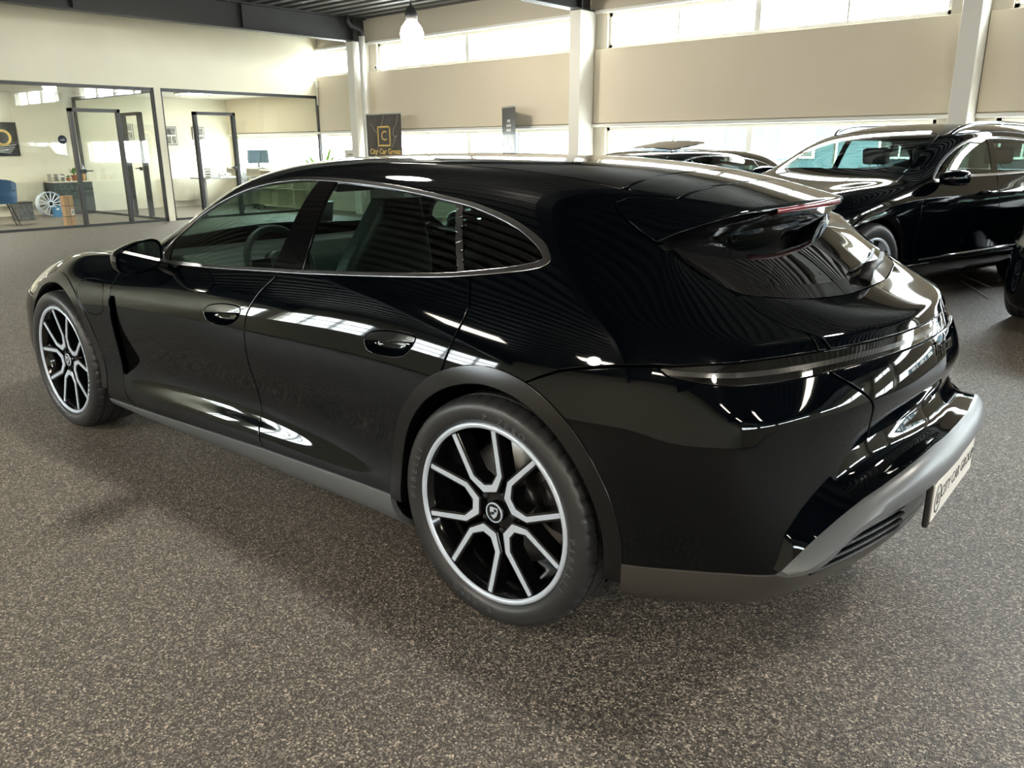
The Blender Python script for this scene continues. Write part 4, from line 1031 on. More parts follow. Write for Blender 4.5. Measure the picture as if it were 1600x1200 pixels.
# ================================================================== the other cars
def suv_cage():
    NS = 15
    sx = [3.52,3.36,2.93,2.45,2.10,1.60,1.10,.60,.20,-.10,-.35,-.52,-.64,-.76,-.86]
    def row(front3, midv, rear5): return list(front3)+[midv]*7+list(rear5)
    Yk = [row((.60,.66,.70),.78,(.70,.70,.68,.64,.58)), row((.72,.80,.88),.90,(.90,.88,.86,.82,.74)), row((.78,.87,.94),.94,(.945,.93,.91,.87,.79)),
          row((.80,.90,.962),.932,(.962,.95,.93,.89,.81)), row((.81,.91,.968),.938,(.968,.955,.935,.895,.82)), row((.81,.91,.968),.954,(.966,.953,.933,.89,.82)),
          row((.80,.90,.962),.958,(.960,.948,.928,.885,.81)), row((.79,.885,.945),.948,(.948,.936,.916,.87,.80)), row((.76,.86,.91),.922,(.922,.912,.89,.845,.77))]
    Zk = [row((.22,.21,.21),.20,(.22,.24,.26,.28,.28)), row((.25,.25,.25),.25,(.27,.29,.31,.33,.33)), row((.36,.36,.35),.34,(.37,.39,.41,.42,.42)),
          row((.47,.47,.47),.46,(.50,.52,.53,.54,.54)), row((.58,.59,.59),.58,(.62,.64,.65,.66,.66)), row((.66,.69,.71),.70,(.74,.76,.77,.78,.78)),
          row((.73,.78,.82),.82,(.85,.87,.88,.88,.88)), row((.80,.86,.91),.93,(.95,.96,.97,.97,.97)), row((.86,.93,.98),1.005,(1.03,1.04,1.05,1.05,1.05))]
    side = [[(sx[i]-(.10 if (k < 3 and i == 14) else 0)*0, Yk[k][i], Zk[k][i]) for k in range(9)] for i in range(NS)]
    xr = [-.75,-.98,-1.04,-1.06,-1.05,-1.04,-1.03,-1.01,-.985]; zr = [.28,.33,.42,.54,.66,.78,.88,.97,1.06]
    xf = [3.3,3.74,3.79,3.80,3.80,3.79,3.77,3.74,3.70]; zf = [.22,.25,.36,.47,.58,.68,.76,.84,.905]
    yr = [1,.85,.675,.5,.325,.16,0]
    def face(base, xc, zc):
        return [[base[k] if j == 0 else (xc[k]+(base[k][0]-xc[k])*yr[j]**2.2, base[k][1]*yr[j], zc[k]+(base[k][2]-zc[k])*yr[j]**2) for j in range(7)] for k in range(9)]
    rear, front = face(side[14], xr, zr), face(side[0], xf, zf)
    J = {1:[(3.38,.79,.96),(2.94,.855,1.035),(2.46,.885,1.06),(2.10,.893,1.075),(1.60,.895,1.085),(1.10,.895,1.09),(.60,.895,1.10),(.20,.893,1.11),(-.10,.890,1.12),(-.35,.88,1.14),(-.52,.87,1.15),(-.62,.85,1.15),(-.74,.80,1.14)],
         2:[(3.42,.68,.975),(2.95,.75,1.055),(2.47,.80,1.09),(2.12,.825,1.14),(1.62,.835,1.23),(1.10,.835,1.26),(.60,.835,1.265),(.20,.832,1.265),(-.10,.825,1.265),(-.36,.81,1.27),(-.54,.79,1.27),(-.64,.77,1.26),(-.76,.70,1.22)],
         3:[(3.46,.54,.965),(2.96,.60,1.05),(2.48,.69,1.10),(2.14,.745,1.20),(1.66,.755,1.40),(1.12,.755,1.475),(.60,.755,1.485),(.20,.75,1.475),(-.10,.74,1.455),(-.38,.72,1.42),(-.58,.69,1.40),(-.66,.66,1.37),(-.80,.56,1.27)],
         4:[(3.48,.38,.955),(2.97,.43,1.04),(2.50,.52,1.105),(2.17,.60,1.235),(1.70,.635,1.455),(1.14,.645,1.555),(.60,.645,1.565),(.20,.64,1.555),(-.12,.63,1.53),(-.42,.60,1.50),(-.68,.54,1.475),(-.70,.50,1.42),(-.84,.40,1.28)],
         5:[(3.49,.19,.95),(2.98,.22,1.035),(2.52,.28,1.11),(2.20,.32,1.25),(1.72,.34,1.485),(1.15,.35,1.59),(.60,.35,1.602),(.20,.35,1.592),(-.12,.34,1.568),(-.44,.32,1.535),(-.74,.28,1.505),(-.72,.26,1.43),(-.87,.2,1.28)],
         6:[(3.5,0,.95),(2.98,0,1.035),(2.53,0,1.112),(2.21,0,1.255),(1.73,0,1.492),(1.15,0,1.598),(.60,0,1.61),(.20,0,1.60),(-.12,0,1.576),(-.44,0,1.543),(-.75,0,1.51),(-.73,0,1.435),(-.88,0,1.28)]}
    return assemble(side, rear, front, J, NS, ((11,3,2.0),(12,3,1.0)), ((8,.6),))
def simple_wheel(name, R, rim, W):
    w = bpy.data.objects.new(name, None); COL.objects.link(w)
    soften(MB().lathe([(rim-.02,-W+.01),(R-.05,-W-.005),(R-.015,-W+.01),(R,-W+.04),(R,-.04),(R-.012,-.008),(R-.04,.008),(rim+.02,.006),(rim,-.006),(rim-.02,-.012)], 72, 'y').build('tyre', 'rubber', w), 40)
    MB().lathe([(rim+.004,-.01),(rim+.004,.0),(rim-.012,.0),(rim-.02,-.02),(rim-.03,-.10),(rim-.02,-W+.02)], 64, 'y').build('rim', 'rim_silver', w)
    for k in range(5):
        a = math.radians(90+72*k); c, s = math.cos(a), math.sin(a)
        sp = [(.05,-.035),(rim*.6,-.045),(rim-.01,-.085),(rim-.01,.085),(rim*.6,.045),(.05,.035)]; pts = [(u*c-v*s, u*s+v*c) for u, v in sp]
        MB().prism(pts, -.05, -.012, 'y').build('spoke', 'rim_black', w, bevel=.004)
        sp = [(.06,-.012),(rim-.012,-.055),(rim-.012,-.025),(.07,.012)]; pts = [(u*c-v*s, u*s+v*c) for u, v in sp]
        MB().prism(pts, -.014, -.008, 'y').build('spoke_face', 'rim_silver', w)
    MB().lathe([(0,-.006),(.035,-.008),(.06,-.02),(.06,-.06)], 32, 'y').build('hub', 'rim_black', w)
    MB().lathe([(.08,-.12),(.19,-.12),(.19,-.15),(.08,-.15)], 40, 'y').build('brake_disc', 'brake', w)
    return w
suv = empty('car', (.83,-7.65,0), math.radians(75), label='black sport utility vehicle with roof rails, parked beside the tail of the wagon', cat='car')
S = shell(suv_cage())
for cx in (2.93, 0): S = S.split(circ(cx,.425,.385)(S.V))[1]
Q = {}
for cx in (2.93, 0):
    ring, S = S.cut(circ(cx,.475,.385)); both(ring.offset(.012), 'wheel_arch_trim', 'gloss_black', suv, .03)
side = lambda V: V[:,1] > .5
sd, S = S.cut(poly_xz([(2.6,.37),(.3,.39),(.3,.1),(2.6,.1)], side), .003); both(sd.offset(.006), 'side_sill', 'gloss_black', suv, .02)
dlo2 = spline([(2.02,1.085),(1.5,1.105),(.9,1.115),(.3,1.130),(-.10,1.150),(-.36,1.19),(-.44,1.235),(-.36,1.30),(-.20,1.375),(.05,1.432),(.40,1.462),(.80,1.468),(1.18,1.452),(1.45,1.405),(1.70,1.31),(1.90,1.20)],5,True).tolist()
D2, S = S.cut(poly_xz(dlo2, side), .001)
inner, rim = D2.cut(lambda V: sdf_poly(XZ(V), dlo2)+.018); both(rim.offset(.003), 'window_strip', 'chrome', suv, .01)
xl = lambda x: (lambda V: np.abs(V[:,0]-x-(V[:,2]-1.28)*-.12)-.05)
pc, rest = inner.split(xl(.96)(inner.V)); both(pc, 'pillar_cover', 'gloss_black', suv, .006)
rw, fw = rest.split(rest.V[:,0]-.96); both(fw.offset(-.004), 'front_window', 'side_glass', suv, 0)
pc, rest = rw.split(np.abs(rw.V[:,0]-.06)-.03); both(pc, 'window_divider', 'gloss_black', suv, .006)
qw, rw = rest.split(rest.V[:,0]-.06); both(rw.offset(-.004), 'rear_window_pane', 'side_glass', suv, 0); both(qw.offset(-.004), 'quarter_window', 'dark_glass', suv, 0)
fd, S = S.cut(poly_xz([(2.10,1.2),(2.22,1.02),(2.30,.90),(2.32,.60),(2.28,.30),(2.2,.1),(.98,.1),(.98,.3),(.96,1.2)], side), GAP)
rd, S = S.cut(poly_xz([(.95,1.3),(.97,.3),(.97,.1),(.2,.1),(.36,.5),(.32,.75),(.10,.95),(-.02,1.2)], side), GAP)
dp = [both(fd, 'front_door', 'paint', suv), both(rd, 'rear_door', 'paint', suv)]
bon = [(2.36,-1),(2.36,.55),(2.28,.74),(2.5,.80),(2.95,.77),(3.40,.68),(3.60,.45),(3.66,-1)]
q, S = S.cut(lambda V: np.where(V[:,2] > .84, sdf_poly(XY(V), bon), 1.), GAP); q.whole().obj('bonnet', 'paint', suv)
wn = [(1.50,-1),(1.48,.40),(1.50,.57),(1.72,.635),(2.10,.70),(2.27,.72),(2.33,.50),(2.40,-1)]
q, S = S.cut(lambda V: np.where(V[:,2] > 1.05, sdf_poly(XY(V), wn), 1.), .003); q.whole().offset(-.003).obj('windscreen', 'wind_glass', suv, 0)
q, S = S.cut(lambda V: np.where((V[:,0] < -.66), sdf_poly(np.c_[np.abs(V[:,1]),V[:,2]], [(-1,1.10),(.60,1.12),(.52,1.40),(-1,1.44)]), 1.), .003); q.whole().obj('rear_window', 'dark_glass', suv, 0)
hl2 = spline([(3.30,.80),(3.36,.87),(3.50,.86),(3.62,.82),(3.60,.76),(3.42,.75)],5,True).tolist()
q, S = S.cut(poly_xz(hl2), .003); both(q.offset(-.004), 'headlight', 'lens_clear', suv, .01)
q, S = S.cut(lambda V: np.where(V[:,0] > 3.0, np.maximum(V[:,2]-.74, 3.30-V[:,0]), 1.), GAP); q.whole().obj('front_bumper', 'paint', suv)
fl = lambda V: 2.06-V[:,0]
q, S = S.cut(fl, GAP); both(q, 'front_wing', 'paint', suv); S.whole().obj('body_side', 'paint', suv)
b = MB()
for i, z in enumerate((.46,.54,.62,.70,.78)): b.box(3.74,3.80,-.48,.48,z,z+.02)
MB().box(3.70,3.77,-.52,.52,.42,.84).build('grille_back', 'black', suv, bevel=.03)
for z in (.46,.53,.60,.67,.74): MB().box(3.77,3.80,-.49,.49,z,z+.022).build('grille_bar', 'chrome', suv)
for sg in (1,-1):
    rl = [(1.42,.61,1.46),(1.30,.645,1.54),(1.0,.665,1.588),(.5,.665,1.597),(0,.66,1.582),(-.35,.645,1.545),(-.5,.63,1.505)]
    MB().tube([tuple(p*np.array([1,sg,1])) for p in spline(rl,5)], .018, 8).build('roof_rail', 'chrome', suv)
    G = []
    for i in range(11):
        t = i/10; x = -.07+.20*t; k = math.sqrt(max(0,1-t**2.4)); G.append([(2.00+x, sg*(1.03+.115*k*math.copysign(abs(math.cos(a))**.7,math.cos(a))), 1.115+.07*k*math.copysign(abs(math.sin(a))**.7,math.sin(a))-.01*(1-k)) for a in (2*math.pi*j/20 for j in range(21))])
    b = MB().grid(G, flip=sg < 0); b.add(G[0][:-1], [list(range(20))]); m_ = soften(b.build('wing_mirror', 'paint', suv), 40)
    MB().obox((2.02, sg*.91, 1.06), ((0,sg,.3),(1,0,0),(0,0,1)), (.06,.04,.014)).build('mirror_foot', 'gloss_black', m_, bevel=.006)
    for x0, dpn in ((1.10,0),(.22,1)):
        d_ = dp[dpn][0 if sg > 0 else 1]
        MB().tube([(x0,sg*.935,.965),(x0+.015,sg*.972,.967),(x0+.19,sg*.972,.965),(x0+.205,sg*.935,.963)], .014, 10).build('door_handle', 'paint', d_)
    MB().tube([(2.25,sg*.953,.415),(1.6,sg*.950,.42),(.9,sg*.950,.425),(.42,sg*.952,.43)], .008, 6).build('door_trim_line', 'chrome', suv)
sw_ = simple_wheel('wheel', .385, .262, .26)
for n_, (x, sg) in enumerate(((2.93,1),(0,1),(2.93,-1),(0,-1))):
    c = sw_ if n_ == 0 else copy_tree(sw_, suv); c.parent = suv; c.location = (x, sg*.955, .385); c.rotation_euler = (0,0,0 if sg > 0 else math.pi)
for cx in (0, 2.93):
    for sg in (1,-1):
        G = [[(cx+.43*math.cos(a), sg*y, .385+.43*math.sin(a)) for y in (.60,.93)] for a in (math.radians(-25+230*k/20) for k in range(21))]
        b = MB().grid(G); b.add([(p[0][0], sg*.60, p[0][2]) for p in G], [list(range(21))]); b.build('wheel_house', 'gap', suv)
MB().box(-.7,3.4,-.6,.6,.21,.26).build('underbody', 'gap', suv)
MB().box(.46,2.46,-.82,.82,.26,.40).build('floor_pan', 'interior', suv)
MB().prism([(2.28,.5),(2.30,1.0),(2.15,1.075),(1.95,1.06),(1.82,.95),(1.82,.5)], -.78, .78, 'y').build('dashboard', 'interior', suv, bevel=.02)
def seat2(par, x, y, h, dz):
    b = MB().obox((x-.14,y,.82+dz),((.25,0,1),(0,1,0),(1,0,-.25)),(.30,.25,.07)); soften(b.build('seat_backrest', 'seat', par, bevel=.05, seg=3), 60)
    soften(MB().box(x-.06,x+.42,y-.25,y+.25,.48+dz,.62+dz).build('seat_cushion', 'seat', par, bevel=.05, seg=3), 60)
    hr_ = soften(MB().obox((x-.27,y,1.26+dz),((.2,0,1),(0,1,0),(1,0,-.2)),(.085,.14,.05)).build('headrest', 'seat', par, bevel=.03, seg=3), 60)
    for s in (-.05,.05): MB().tube([(x-.23,y+s,1.08+dz),(x-.255,y+s,1.20+dz)], .006, 8).build('headrest_post', 'chrome', hr_)
for x, y in ((1.25,.38),(1.25,-.38),(.25,.40),(.25,-.40)): seat2(suv, x, y, 1.3, .02)
cs = Vector((1.72,.38,1.02)); ax = Vector((-.92,0,.39)).normalized(); u = Vector((0,1,0)); v = ax.cross(u)
MB().tube([cs+(u*math.cos(a)+v*math.sin(a))*.18 for a in (2*math.pi*k/30 for k in range(31))], .016, 8, caps=False).build('steering_wheel', 'interior', suv)
# two more low black cars of the same make: panels of the wagon, copied
SKIP = ('bumper_louvre','number_plate_holder','badge_script','bumper_band','bumper_shelf','parking_sensor','rear_wiper','red_reflector')
def copy_car(loc, rz, label, skip=SKIP):
    r = wagon.copy(); COL.objects.link(r); r.location = loc; r.rotation_euler = (0,0,math.radians(rz)); r['label'] = label
    for ch in wagon.children:
        base = ch.name.split('.')[0]
        if base in skip: continue
        c = ch.copy(); COL.objects.link(c); c.parent = r
        for g in ch.children:
            if g.name.startswith(('tyre_letter','crest','cap_','wheel_bolt')): continue
            d_ = g.copy(); COL.objects.link(d_); d_.parent = c
    return r
pan = copy_car((3.55,-7.35,0), 80, 'black low car with its sunroof tilted open, parked along the window wall')
sr = MB(); G = [[(x, y, 1.385+.075*(1.45-x)/.62-.02*(y/.42)**2) for y in np.linspace(-.42,.42,9)] for x in np.linspace(1.45,.83,7)]
sr.grid(G); sr.grid([[(x,y,z-.012) for x,y,z in r] for r in G], flip=True); soften(sr.build('sunroof', 'gloss_black', pan), 40)
side_car = copy_car((-1.61,-8.07,0), 83, 'black car parked on the driver side of the sport utility vehicle')
# ================================================================== offices and small things
M['blue_shell'] = mat('blue_leather_shell', (.030,.105,.24), .45, bump=(120,.1,.002))
M['cabinet'] = mat('dark_grey_green_lacquer', (.040,.052,.050), .4)
M['wood_top'] = mat('pale_cabinet_top', (.66,.60,.48), .5)
M['card'] = mat('brown_cardboard', (.50,.30,.155), .8, var=(9,.08))
M['tape'] = mat('dark_strap', (.05,.035,.02), .5)
M['blue_box'] = mat('blue_carton', (.03,.19,.40), .5)
M['radiator'] = mat('cream_radiator', (.72,.70,.60), .45)
M['terracotta'] = mat('terracotta', (.42,.16,.07), .8)
M['leaf'] = mat('green_leaf', (.10,.22,.045), .45, var=(12,.25))
M['leaf_bright'] = mat('bright_green_leaf', (.22,.42,.05), .4, var=(10,.2))
M['soil'] = mat('soil', (.03,.02,.012), .9)
M['paper'] = mat('white_paper', (.80,.79,.76), .7)
M['photo_grey'] = mat('grey_print', (.16,.16,.15), .5, var=(14,.8))
M['gold'] = mat('gold_print', (.85,.58,.18), .35, .4)
M['silver_print'] = mat('silver_print', (.62,.64,.66), .4)
M['desk_grey'] = mat('grey_desk', (.30,.30,.29), .5)
M['steel'] = mat('brushed_steel', (.45,.45,.45), .35, .9)
M['screen'] = mat('dark_screen', (.03,.05,.06), .15)
M['led'] = mat('office_lamp_panel', (.9,.9,.85), .4, emit=(1,.95,.84), estr=9.0)
M['grey_bin'] = mat('mottled_grey_bin', (.10,.105,.11), .6, var=(18,.5))
M['bag'] = mat('pale_plastic', (.70,.68,.60), .4)
# lamps in the offices
for x, y, lb in ((16.6,-7.3,'square lamp panel on the ceiling of the corner office'),(16.6,-2.6,'square lamp panel on the ceiling over the blue chair'),(16.6,-.6,'square lamp panel on the ceiling by the office end wall')):
    o = empty('ceiling_lamp', (x,y,ZG+.10), label=lb, cat='lamp', group='office ceiling lamps')
    MB().box(-.31,.31,-.31,.31,-.03,0).build('lamp_frame', 'white_frame', o, bevel=.004); MB().box(-.28,.28,-.28,.28,-.034,-.029).build('diffuser', 'led', o)
# unseen fill panels added over the open floor to brighten the hall
for x, y in ((-1.6,5.9),(2.2,5.9),(5.2,5.9),(-6.6,5.9),(-9.0,5.9),(-7.4,2.2),(-7.4,-1.6)):
    o = empty('fill_panel', (x,y,ZC-.62), label='long unseen fill light panel added on wires over the open floor', cat='lamp', group='added hall fill panels')
    MB().box(-.62,.62,-.16,.16,0,.05).build('fill_housing', 'white_frame', o, bevel=.005); MB().box(-.60,.60,-.14,.14,-.004,.001).build('diffuser', 'hall_fill', o) if 'hall_fill' in M else None
    for sx_ in (-.5,.5): MB().tube([(sx_,0,.05),(sx_,0,.615)], .004, 6).build('wire', 'steel', o)
# blue shell chair
ch = empty('shell_chair', (16.38,-2.95,0), math.radians(-25), label='blue quilted shell chair on thin dark metal legs behind the glass', cat='chair')
def shell_chair(e):
    G = []
    for i in range(9):
        t = i/8; a = -math.pi*.62+math.pi*1.24*t
        G.append([])
    rows = []
    for j in range(10):
        s = j/9
        z = .44+.44*max(0,s-.35)/.65 if s > .35 else .44; r = .06+.20*min(1,s/.35) if s < .35 else .26+.03*(s-.35)
        row = []
        for i in range(17):
            t = i/16; a = math.pi*.30+math.pi*1.40*t; hgt = z if s <= .35 else .44+(z-.44)*(.62+.38*math.sin(math.pi*t)**1.0)
            row.append((r*1.0*math.cos(a)*-1*-1, r*1.05*math.sin(a), hgt))
        rows.append(row)
    b = MB(); b.grid(rows); b.grid([[(x*1.09,y*1.09,z-.025 if k < 4 else z) for x,y,z in r] for k, r in enumerate(rows)]); b.add(rows[0], [list(range(17))])
    soften(b.build('seat_shell', 'blue_shell', e), 60)
    MB().lathe([(0,.44),(.20,.44),(.225,.465),(.21,.49),(0,.495)], 28).build('cushion', 'blue_shell', e)
    for sx_, sy_ in ((1,1),(1,-1),(-1,1),(-1,-1)): MB().tube([(sx_*.13,sy_*.13,.43),(sx_*.25,sy_*.25,0)], [.014,.009], 8).build('leg', 'steel_dark', e)
    for s in (1,-1): MB().tube([(.05,s*.28,.64),(-.20,s*.29,.66)], .012, 8).build('armrest', 'black_frame', e)
shell_chair(ch)
# mottled grey bin
o = empty('waste_bin', (17.35,-3.64,0), math.radians(8), label='mottled dark grey square bin on the floor behind the blue chair', cat='bin')
MB().box(-.15,.15,-.15,.15,.01,.36).build('bin_body', 'grey_bin', o, bevel=.01); MB().box(-.155,.155,-.155,.155,.34,.375).build('bin_rim', 'black_frame', o, bevel=.004); MB().box(-.16,.16,-.16,.16,0,.012).build('bin_foot', 'black_frame', o)
# chest of drawers
cb = empty('drawer_cabinet', (18.42,-5.03,0), label='dark grey green chest of drawers with a pale top', cat='cabinet')
MB().box(-.24,.25,-.42,.42,.06,.70).build('cabinet_body', 'cabinet', cb); MB().box(-.26,.25,-.44,.44,.70,.725).build('cabinet_top', 'wood_top', cb, bevel=.004); MB().box(-.22,.24,-.40,.40,0,.06).build('plinth', 'black_frame', cb)
for k in range(4):
    z0 = .075+k*.155; d = MB().box(-.262,-.24,-.41,.41,z0,z0+.147).build('drawer', 'cabinet', cb, bevel=.004); MB().box(-.2635,-.2618,-.07,.07,z0+.112,z0+.136).build('grip_cutout', 'black', d)
# alloy wheel leaning on the cabinet
o = empty('alloy_wheel', (17.93,-4.42,.012), label='many-spoked silver alloy wheel leaning on the chest of drawers', cat='wheel'); o.rotation_euler = (0,math.radians(4),0)
MB().lathe([(.245,-.02),(.252,-.03),(.258,-.02),(.258,0),(.245,.01),(.235,.04),(.235,.16),(.255,.175)], 56, 'x', (0,0,.26)).build('rim', 'rim_silver', o)
for k in range(15):
    a = 2*math.pi*k/15; MB().obox((0.0,.14*math.cos(a),.26+.14*math.sin(a)), ((0,math.cos(a),math.sin(a)),(1,0,0),(0,-math.sin(a),math.cos(a))), (.105,.010,.0075)).build('spoke', 'rim_silver', o)
MB().lathe([(0,-.016),(.03,-.016),(.045,-.008),(.045,.05)], 28, 'x', (0,0,.26)).build('hub', 'rim_black', o)
o = empty('blue_carton', (17.72,-4.44,0), math.radians(5), label='small blue printed carton standing below the alloy wheel', cat='box')
MB().box(-.05,.05,-.075,.075,0,.21).build('carton', 'blue_box', o, bevel=.003); MB().box(-.0512,-.0498,-.03,.03,.15,.185).build('carton_print', 'paper', o)
# tall cardboard parcel
o = empty('cardboard_parcel', (15.25,-3.74,0), math.radians(2), label='tall brown cardboard parcel with dark straps and a white address label', cat='parcel')
MB().box(-.075,.075,-.085,-.003,0,.56).build('carton', 'card', o, bevel=.003); MB().box(-.075,.075,.003,.085,0,.56).build('carton', 'card', o, bevel=.003); MB().box(-.07,.07,-.0035,.0035,.0,.55).build('carton_joint', 'tape', o)
for z in (.17,.37): MB().box(-.0765,.0765,-.0865,.0865,z,z+.012).build('strap', 'tape', o)
MB().box(-.0772,-.0758,-.075,-.02,.20,.31).build('address_label', 'paper', o); MB().box(-.0778,-.077,-.062,-.033,.225,.285).build('label_print', 'photo_grey', o)
# plants, organiser and little things on the cabinet
def leafy(e, n, L, w, h0, m, spread=1.0, seed=1, arch_=.5):
    rnd = random.Random(seed)
    for k in range(n):
        a = 2*math.pi*k/n+rnd.uniform(-.4,.4); l = L*rnd.uniform(.7,1.1); el = rnd.uniform(.5,1.3); G = []
        for i in range(8):
            t = i/7; r = l*t*math.cos(el)*spread; z = h0+l*t*math.sin(el)-arch_*l*t*t*.6; ww = w*math.sin(math.pi*min(1,.08+.92*t))**.8*(1 if t < .98 else .1)
            c, s = math.cos(a), math.sin(a); G.append([(r*c-ww*s, r*s+ww*c, z+.01), (r*c, r*s, z), (r*c+ww*s, r*s-ww*c, z+.01)])
        MB().grid(G).build('leaf', m, e, recalc=False)
o = empty('potted_plant', (18.42,-5.18,.725), label='leafy green plant in a terracotta pot on the chest of drawers', cat='plant')
MB().lathe([(0,0),(.05,0),(.068,.11),(.074,.11),(.074,.13),(.062,.13),(.058,.115),(0,.115)], 24).build('pot', 'terracotta', o); leafy(o, 11, .26, .03, .12, 'leaf', .5, 3)
o = empty('potted_plant', (18.44,-5.38,.725), label='bushy plant in a slim brown pot at the end of the chest of drawers', cat='plant')
MB().lathe([(0,0),(.04,0),(.05,.14),(.043,.145),(0,.135)], 20).build('pot', 'card', o); leafy(o, 12, .20, .026, .13, 'leaf', .35, 5)
o = empty('potted_plant', (18.38,-5.03,.725), label='small green plant in a low clay bowl on the chest of drawers', cat='plant')
MB().lathe([(0,0),(.03,0),(.055,.05),(.05,.07),(0,.06)], 20).build('pot', 'terracotta', o); leafy(o, 8, .12, .02, .06, 'leaf', .9, 8)
o = empty('wire_organiser', (18.40,-4.78,.725), label='low wire desk organiser holding papers on the chest of drawers', cat='organiser')
for y in (-.14,0,.14): MB().box(-.10,.10,y-.004,y+.004,0,.16).build('side_plate', 'steel', o)
for z in (.02,.085,.15): MB().box(-.10,.10,-.14,.14,z,z+.006).build('shelf', 'steel', o)
MB().box(-.09,.09,-.13,-.01,.092,.125).build('paper_stack', 'paper', o)
# radiators
def radiator(loc, L, h, label):
    e = empty('radiator', loc, label=label, cat='radiator')
    MB().box(-.03,.03,0,L,.02,h).build('radiator_body', 'radiator', e, bevel=.004)
    for k in range(int(L/.045)): MB().box(-.042,-.03,.012+k*.045,.034+k*.045,.04,h-.03).build('fin', 'radiator', e)
    MB().tube([(0,L-.02,.06),(0,L+.06,.06),(0,L+.06,-loc[2]+.0)], .012, 8).build('pipe', 'radiator', e)
radiator((18.63,-4.56,.20), .95, .53, 'cream ribbed radiator under the big poster')
radiator((18.63,-8.30,.12), .95, .60, 'cream ribbed radiator below the framed prints of the corner office')
# poster: night scene with a golden ring, generic
o = empty('wall_poster', (18.69,-4.23,1.28), label='large black poster with a golden ring on the office wall', cat='poster')
MB().box(-.02,0,0,1.33,0,.70).build('poster_board', 'black', o, bevel=.003)
MB().lathe([(.12,-.022),(.175,-.022),(.175,-.0215),(.12,-.0215)], 40, 'x', (0,.30,.38)).build('golden_ring', 'gold', o)
for k in range(5):
    MB().obox((-.0215,.36+.0*k,.20-.03*k), ((0,1,.06*(k-2)),(0,-.06,1),(1,0,0)), (.30-.03*k,.006,.0006)).build('silver_streak', 'silver_print', o)
rnd = random.Random(4); b = MB()
for k in range(40): y, z = rnd.uniform(.03,1.3), rnd.uniform(.03,.67); b.box(-.0215,-.0205,y,y+.008,z,z+.008)
tag(b.build('star_print', 'silver_print', o), kind='stuff')
def print_frame(y, z, w, h, label):
    e = empty('framed_print', (18.695,y,z), label=label, cat='picture', group='framed prints in the offices')
    MB().box(-.025,0,0,w,0,h).build('picture_frame', 'black_frame', e, bevel=.003); MB().box(-.0265,-.0245,.018,w-.018,.018,h-.018).build('passe_partout', 'paper', e)
    for (u0,u1,v0,v1) in ((.12,.88,.55,.92),(.12,.45,.08,.48),(.52,.88,.08,.48)): MB().box(-.0275,-.026,w*u0,w*u1,h*v0,h*v1).build('print_field', 'photo_grey', e)
print_frame(-6.78,1.63,.30,.36,'framed print behind the door of the glass partition'); print_frame(-7.86,1.50,.31,.44,'framed print beside the white pier in the corner office'); print_frame(-8.60,1.50,.32,.44,'framed print seen through the glass door of the corner office')
o = empty('round_sticker', (XO+.045,-3.63,1.58), label='round dark blue sticker on the office glass beside the door', cat='sticker')
M['sticker'] = mat('dark_blue_sticker', (.035,.045,.06), .4)
MB().lathe([(0,-.003),(.075,-.003),(.075,0)], 36, 'x').build('sticker_disc', 'sticker', o); MB().box(-.0042,-.0032,-.045,.045,-.012,-.006).build('sticker_line', 'paper', o)
# corner office: desk, papers, chair, screen
dk = empty('office_desk', (17.75,-8.58,0), label='grey desk with a steel frame in the corner office', cat='desk')
MB().box(-.45,.45,-.62,.75,.69,.72).build('desk_top', 'desk_grey', dk, bevel=.004)
for y in (-.55,.62):
    MB().box(-.03,.03,y-.03,y+.03,.03,.69).build('desk_leg', 'steel', dk); MB().box(-.38,.38,y-.035,y+.035,0,.03).build('desk_foot', 'steel', dk)
o = empty('letter_trays', (17.62,-8.10,.72), label='stack of letter trays full of papers on the grey desk', cat='trays')
for k in range(4): MB().box(-.15,.15,-.12,.12,k*.062,k*.062+.012).build('tray', 'screen', o, bevel=.003); MB().box(-.13,.13,-.10,.10,k*.062+.0125,k*.062+.042).build('paper_stack', 'paper', o)
for k, (y, h, lb) in enumerate(((-8.33,.11,'white desk box beside the letter trays'),(-8.43,.15,'slim white desk box standing on the grey desk'),(-8.55,.09,'low white desk box at the wall end of the desk'))):
    o = empty('desk_box', (17.6,y,.72), label=lb, cat='box'); MB().box(-.05,.05,-.035,.035,0,h).build('box_body', 'paper', o, bevel=.004); MB().box(-.0515,-.0495,-.025,.025,h*.3,h*.6).build('box_print', 'photo_grey', o)
oc = empty('office_chair', (16.3,-8.35,0), math.radians(30), label='grey office chair on castors in the corner office', cat='chair')
soften(MB().box(-.23,.23,-.23,.23,.44,.52).build('seat', 'desk_grey', oc, bevel=.03, seg=3), 60); soften(MB().box(.19,.25,-.21,.21,.60,1.02).build('backrest', 'photo_grey', oc, bevel=.03, seg=3), 60)
MB().tube([(.22,0,.47),(.27,0,.55),(.24,0,.68)], .02, 8).build('back_arm', 'black_frame', oc); MB().tube([(0,0,.44),(0,0,.10)], .025, 12).build('gas_column', 'steel', oc)
for k in range(5):
    a = 2*math.pi*k/5; MB().tube([(0,0,.11),(.28*math.cos(a),.28*math.sin(a),.075)], [.022,.015], 8).build('leg', 'black_frame', oc); MB().sphere((.28*math.cos(a),.28*math.sin(a),.03), .03, 10, 6).build('castor', 'black', oc)
sc = empty('monitor', (16.95,-9.02,.95), math.radians(70), label='flat computer monitor turned away on the sill of the corner office', cat='monitor')
MB().box(-.10,.10,-.08,.08,0,.012).build('monitor_foot', 'black_frame', sc, bevel=.003); MB().box(-.02,.02,-.015,.015,.012,.18).build('monitor_stand', 'black_frame', sc); MB().box(-.26,.26,-.015,.01,.10,.42).build('monitor_case', 'black_frame', sc, bevel=.006); MB().box(-.25,.25,.0101,.0115,.115,.41).build('monitor_screen', 'screen', sc)
